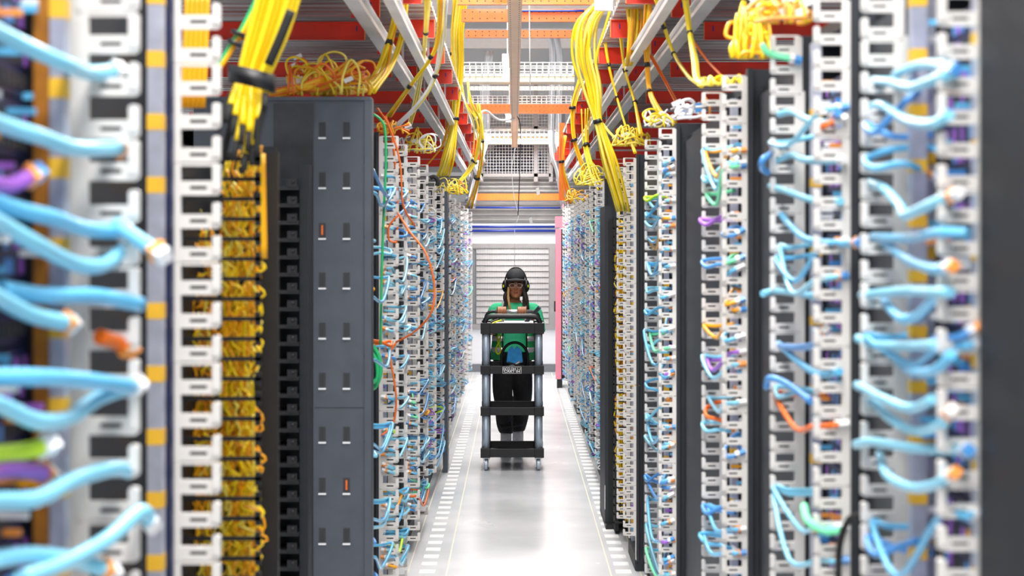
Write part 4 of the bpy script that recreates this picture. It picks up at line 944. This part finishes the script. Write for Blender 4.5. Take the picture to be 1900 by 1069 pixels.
# ------------------------------------------------------------ person
def person():
    Yp = 16.1; S = Yp/F
    r = empty('person', (0, Yp, 0), 'person in green shirt, black trousers, charcoal cap and ear defenders pushing the cart', 'person')
    hz = lambda py: HC-(py-VY)*S
    px = lambda x: (x-VX)*S
    zb = HC-(585-VY)*(14.9/F)+.008; yb = 15.55-Yp      # rear handle (local)
    hands = [px(933)-.005, px(968)+.0]
    zb_l = zb
    cx = 0.0
    # --- body, one continuous remeshed surface
    b = MB()
    # torso
    b.rings([(-.02, .02, .80, .13, .09), (-.02, .02, .90, .155, .10), (-.015, .015, 1.02, .125, .085), (-.01, .0, 1.15, .135, .092), (0, -.01, 1.27, .155, .092), (0, -.015, 1.335, .13, .075), (0, -.02, 1.375, .065, .055), (0, -.03, 1.40, .048, .05), (.002, -.04, 1.46, .046, .05)], 20)
    # head (tilted slightly down)
    hc = (px(957), -.065, hz(530))
    b.rings([(hc[0], -.105, hc[2]-.112, .022, .02), (hc[0], -.098, hc[2]-.10, .042, .045), (hc[0], -.082, hc[2]-.075, .056, .068), (hc[0], -.07, hc[2]-.035, .066, .083), (hc[0], -.065, hc[2]+.0, .070, .09), (hc[0], -.06, hc[2]+.04, .073, .093), (hc[0], -.055, hc[2]+.08, .069, .088), (hc[0], -.05, hc[2]+.11, .050, .065), (hc[0], -.05, hc[2]+.128, .02, .03)], 22)
    b.ball((hc[0], -.153, hc[2]-.025), .013, .014, .012); b.tube([(hc[0], -.145, hc[2]+.015), (hc[0], -.158, hc[2]-.02)], .007, 8, 1)
    for sx in (-1, 1):
        b.ball((hc[0]+sx*.03, -.132, hc[2]-.03), .02, .014, .018)
        b.ball((hc[0]+sx*.071, -.05, hc[2]-.005), .012, .02, .03)
    b.ball((hc[0], -.142, hc[2]-.056), .022, .010, .009); b.ball((hc[0], -.138, hc[2]-.095), .018, .012, .014)
    # arms + hands
    for i, sx in enumerate((-1, 1)):
        hx = hands[i]
        sh = (sx*.165, -.01, 1.315); el = (sx*.205+.005, -.10, 1.12); wr = (hx+sx*.03, yb+.13, zb_l-.005)
        b.tube([sh, ((sh[0]+el[0])/2+sx*.01, -.05, 1.21), el, ((el[0]+wr[0])/2, (el[1]+wr[1])/2, (el[2]+wr[2])/2), wr], [.052, .046, .040, .036, .026], 12, 4)
        for j in range(4):
            fx = hx+(j-1.5)*.021; ln = (.92, 1.05, 1.0, .82)[j if sx < 0 else j]
            b.tube([wr, (fx, yb+.05, zb_l+.03)], [.022, .013], 8, 1)
            b.tube([(fx, yb+.055, zb_l+.03), (fx, yb+.015, zb_l+.034), (fx, yb-.022*ln, zb_l+.016), (fx, yb-.024*ln, zb_l-.010), (fx, yb-.008, zb_l-.024*ln)], [.0105, .010, .0095, .0088, .008], 8, 3)
        tx = hx-sx*.045
        b.tube([(wr[0]-sx*.012, yb+.09, zb_l), (tx+sx*.008, yb+.05, zb_l+.005), (tx, yb+.025, zb_l-.012), (tx+sx*.008, yb+.0, zb_l-.024)], [.014, .0115, .0105, .009], 8, 3)
    # legs + feet
    feet = [(px(939), -.06), (px(961), .10)]
    for i, sx in enumerate((-1, 1)):
        fx, fy = feet[i]
        b.tube([(-.02+sx*.08, .02, .86), (-.02+sx*.085, (0 if i else -.05), .62), (fx*.6+sx*.045, fy-.03, .47), (fx+sx*.01, fy+.03, .27), (fx, fy+.05, .10)], [.085, .07, .055, .048, .036], 14, 4)
        b.tube([(fx, fy+.07, .05), (fx, fy, .045), (fx, fy-.10, .03)], [.035, .038, .028], 10, 3)
    o = b.build('body', 'skin', r); m = o.modifiers.new('r', 'REMESH'); m.mode = 'VOXEL'; m.voxel_size = .0045; m.use_smooth_shade = True
    m = o.modifiers.new('s', 'SMOOTH'); m.factor = .5; m.iterations = 3
    def cloth(b, name, m_, vox=.006, it=3, parent=r):
        o = b.build(name, m_, parent); q = o.modifiers.new('r', 'REMESH'); q.mode = 'VOXEL'; q.voxel_size = vox; q.use_smooth_shade = True
        q = o.modifiers.new('s', 'SMOOTH'); q.factor = .5; q.iterations = it; return o
    # trousers
    b = MB(); b.rings([(-.02, .02, .80, .165, .115), (-.02, .02, .92, .165, .112), (-.015, .015, 1.0, .145, .10)], 20)
    for i, sx in enumerate((-1, 1)):
        fx, fy = feet[i]
        b.tube([(-.02+sx*.075, .02, .88), (-.02+sx*.09, (0 if i else -.05), .62), (fx*.6+sx*.05, fy-.03, .46), (fx+sx*.014, fy+.025, .30), (fx, fy+.045, .215), (fx, fy+.045, .19)], [.10, .092, .083, .076, .066, .052], 16, 4)
    for z, w_ in ((.34, .074), (.26, .07), (.5, .083)):
        for i in (0, 1): b.tube([(feet[i][0]-.05, feet[i][1]-.03, z), (feet[i][0]+.05, feet[i][1]-.035, z+.02)], .02, 8, 1)
    cloth(b, 'trousers', 'trouser')
    for i in (0, 1):
        fx, fy = feet[i]
        MB().tube([(fx, fy+.045, .21), (fx, fy+.05, .15), (fx, fy+.055, .09)], .052, 14, 2).build('sock', 'sock', r)
        q = MB().tube([(fx, fy+.09, .05), (fx, fy+.03, .06), (fx, fy-.05, .048), (fx, fy-.125, .038)], [.042, .048, .044, .032], 14, 4)
        q.tube([(fx, fy+.055, .06), (fx, fy+.05, .11)], .046, 14, 1)
        q.prism([(fx-.045, fy+.12), (fx+.045, fy+.12), (fx+.048, fy-.10), (fx+.03, fy-.15), (fx-.03, fy-.15), (fx-.048, fy-.10)], 'z', .001, .022)
        cloth(q, 'shoe', 'black', .005, 2)
    # t-shirt
    b = MB(); b.rings([(-.015, .015, .93, .165, .118), (-.012, .01, 1.05, .150, .108), (-.01, .0, 1.15, .155, .110), (0, -.01, 1.26, .175, .110), (0, -.015, 1.325, .150, .095), (0, -.02, 1.362, .085, .07), (0, -.025, 1.375, .07, .062)], 22)
    for i, sx in enumerate((-1, 1)):
        b.tube([(sx*.13, -.01, 1.315), (sx*.175, -.015, 1.30), (sx*.20+.005, -.06, 1.20), (sx*.206+.006, -.10, 1.115)], [.06, .066, .062, .064], 14, 4)
    for sx in (-1, 1): b.tube([(sx*.055, -.02, 1.335), (sx*.12, -.018, 1.318), (sx*.175, -.015, 1.29)], [.045, .058, .062], 14, 3)
    cloth(b, 'tshirt', 'tee')
    # open hi-vis vest: two front panels and back, with tape
    for i, sx in enumerate((-1, 1)):
        rows = [(.86, .10, .215), (.95, .10, .21), (1.08, .105, .195), (1.18, .11, .195), (1.27, .105, .19), (1.345, .075, .115)]
        vs = []
        n = 8
        for z, xi, xo in rows:
            for k_ in range(n+1):
                t = k_/n; a = t*PI*.5; x = xi+(xo-xi)*math.sin(a); y = -.125+(.125+.0)*(1-math.cos(a))
                vs.append((sx*x, y+ (.0 if z < 1.3 else .03), z))
        fs = [(q*(n+1)+k_, q*(n+1)+k_+1, (q+1)*(n+1)+k_+1, (q+1)*(n+1)+k_) for q in range(len(rows)-1) for k_ in range(n)]
        b = MB(); b.add(vs, fs, 0, True); o = b.build('vest_panel', 'vest', r); q = o.modifiers.new('s', 'SOLIDIFY'); q.thickness = .006; q.offset = 1 if sx > 0 else -1
        for z0, z1 in ((.93, .975), (1.03, 1.075)):
            vs = []
            for z in (z0, z1):
                xi, xo = .102, .208 if z < 1.0 else .203
                for k_ in range(n+1):
                    a = k_/n*PI*.5; vs.append((sx*(xi+(xo-xi)*math.sin(a)), -.128+.125*(1-math.cos(a))-.006, z))
            b = MB(); b.add(vs, [(k_, k_+1, n+1+k_+1, n+1+k_) for k_ in range(n)], 0, True); o = b.build('reflective_tape', 'silver', r); q = o.modifiers.new('s', 'SOLIDIFY'); q.thickness = .004
        MB().tube([(sx*.108, -.13, .86), (sx*.108, -.132, 1.1), (sx*.112, -.128, 1.2)], .007, 8).build('vest_binding', 'black', r)
        b = MB()
        b.tube([(sx*.098, -.120, 1.20), (sx*.10, -.115, 1.30), (sx*.098, -.065, 1.372), (sx*.095, .0, 1.378)], .017, 8); b.build('shoulder_tape', 'silver', r)
    # eyes, brows, lips
    for sx in (-1, 1):
        MB().ball((hc[0]+sx*.027, -.1475, hc[2]+.006), .012, .006, .0045, 10).build('eye', 'hair', r)
        MB().tube([(hc[0]+sx*.014, -.152, hc[2]+.028), (hc[0]+sx*.03, -.151, hc[2]+.033), (hc[0]+sx*.046, -.139, hc[2]+.027)], .0032, 6).build('eyebrow', 'hair', r)
    MB().ball((hc[0], -.151, hc[2]-.053), .019, .005, .004, 10).ball((hc[0], -.150, hc[2]-.061), .017, .006, .005, 10).build('lips', 'lips', r)
    # glasses
    g = None
    for sx in (-1, 1):
        q = []
        for k_ in range(17):
            a = 2*PI*k_/16; q.append((hc[0]+sx*.031+.024*math.copysign(abs(math.cos(a))**.7, math.cos(a)), -.163+abs(.031+sx*0)*0, hc[2]+.002+.018*math.copysign(abs(math.sin(a))**.7, math.sin(a))))
        MB().tube(q, .0014, 6, 1).build('glasses_rim', 'glass', r)
        MB().tube([(hc[0]+sx*.055, -.162, hc[2]+.006), (hc[0]+sx*.075, -.06, hc[2]+.008)], .002, 6, 1).build('glasses_arm', 'glass', r)
    MB().tube([(hc[0]-.008, -.163, hc[2]+.006), (hc[0]+.008, -.163, hc[2]+.006)], .002, 6, 1).build('glasses_bridge', 'glass', r)
    # cap
    zc = hc[2]+.072
    b = MB().rings([(hc[0], -.058, zc-.018, .081, .101), (hc[0], -.056, zc+.015, .080, .100), (hc[0], -.052, zc+.048, .071, .088), (hc[0], -.05, zc+.072, .050, .061), (hc[0], -.05, zc+.083, .024, .03), (hc[0], -.05, zc+.086, .004, .004)], 24)
    cap = b.build('cap', 'capm', r)
    vs = []; n = 14
    for rr_, dz in ((.0, 0), (.6, -.004), (1, -.014)):
        for k_ in range(n+1):
            a = PI+PI*k_/n; x = math.cos(a)*(.083+.0*rr_); y = math.sin(a)*(.10+.062*rr_)
            vs.append((hc[0]+x, -.058+y, zc-.006+dz*1.3-.012*abs(math.cos(a))))
    fs = [(q*(n+1)+k_, q*(n+1)+k_+1, (q+1)*(n+1)+k_+1, (q+1)*(n+1)+k_) for q in range(2) for k_ in range(n)]
    b = MB(); b.add(vs, fs, 0, True); o = b.build('brim', 'capm', cap); q = o.modifiers.new('s', 'SOLIDIFY'); q.thickness = .005
    MB().ball((hc[0], -.05, zc+.088), .005, .005, .005, 8).build('button', 'capm', cap)
    # ear defenders
    em = MB(); q = [(hc[0]+.098*math.cos(a), -.045, hc[2]+.02+.155*math.sin(a)*.93) for a in [PI*k_/16 for k_ in range(17)]]
    band = em.tube(q, .007, 8, 1).build('ear_defender_band', 'black', r)
    for sx in (-1, 1):
        c = (hc[0]+sx*.095, -.05, hc[2]-.003)
        MB().ball(c, .030, .042, .058, 16).build('ear_cup', 'black', band)
        MB().ball((c[0]-sx*.017, c[1], c[2]), .014, .040, .054, 14).build('ear_cushion', 'rubber', band)
        MB().box(c[0]+sx*.012, c[0]+sx*.020, c[1]-.043, c[1]-.036, c[2]-.01, c[2]+.012).build('yellow_mark', 'neon', band)
    # hair: locks hanging either side
    for i in range(26):
        sx = -1 if i % 2 else 1; t = U(0, 1)
        x0 = hc[0]+sx*U(.055, .082); y0 = U(-.09, .03); ln = U(.16, .27)
        pts = [(x0, y0, hc[2]+.02), (x0+sx*.012, y0-.005, hc[2]-.05), (x0+sx*U(.01, .035), y0-.02, hc[2]-.11), (x0+sx*U(.0, .045), y0-.04, hc[2]-ln)]
        MB().tube(pts, [.010, .010, .009, .005], 7, 4).build('hair_lock', 'hair', r)
    for k_, (dx, ln) in enumerate(((-.068, .24), (-.06, .27))):
        MB().tube([(hc[0]+dx, -.12, hc[2]-.01), (hc[0]+dx-.004, -.13, hc[2]-.10), (hc[0]+dx+.006, -.14, hc[2]-.17), (hc[0]+dx+.02*k_+.012, -.135, hc[2]-ln)], [.006, .007, .007, .003], 7, 4).build('blonde_lock', 'blonde', r)
    MB().rings([(hc[0], .0, hc[2]-.10, .06, .03), (hc[0], .0, hc[2]-.03, .07, .05), (hc[0], -.01, hc[2]+.05, .072, .06)], 16).build('hair_back', 'hair', r)
    for sx in (-1, 1):
        MB().tube([(hc[0]+sx*.08, -.03, hc[2]+.03), (hc[0]+sx*.085, -.06, hc[2]-.1), (hc[0]+sx*.105, -.115, hc[2]-.18), (hc[0]+sx*.11, -.13, hc[2]-.27)], .009, 8).build('hair_lock', 'hair', r)
person()
print('BLUE', count, 'OBJ', len(bpy.data.objects))
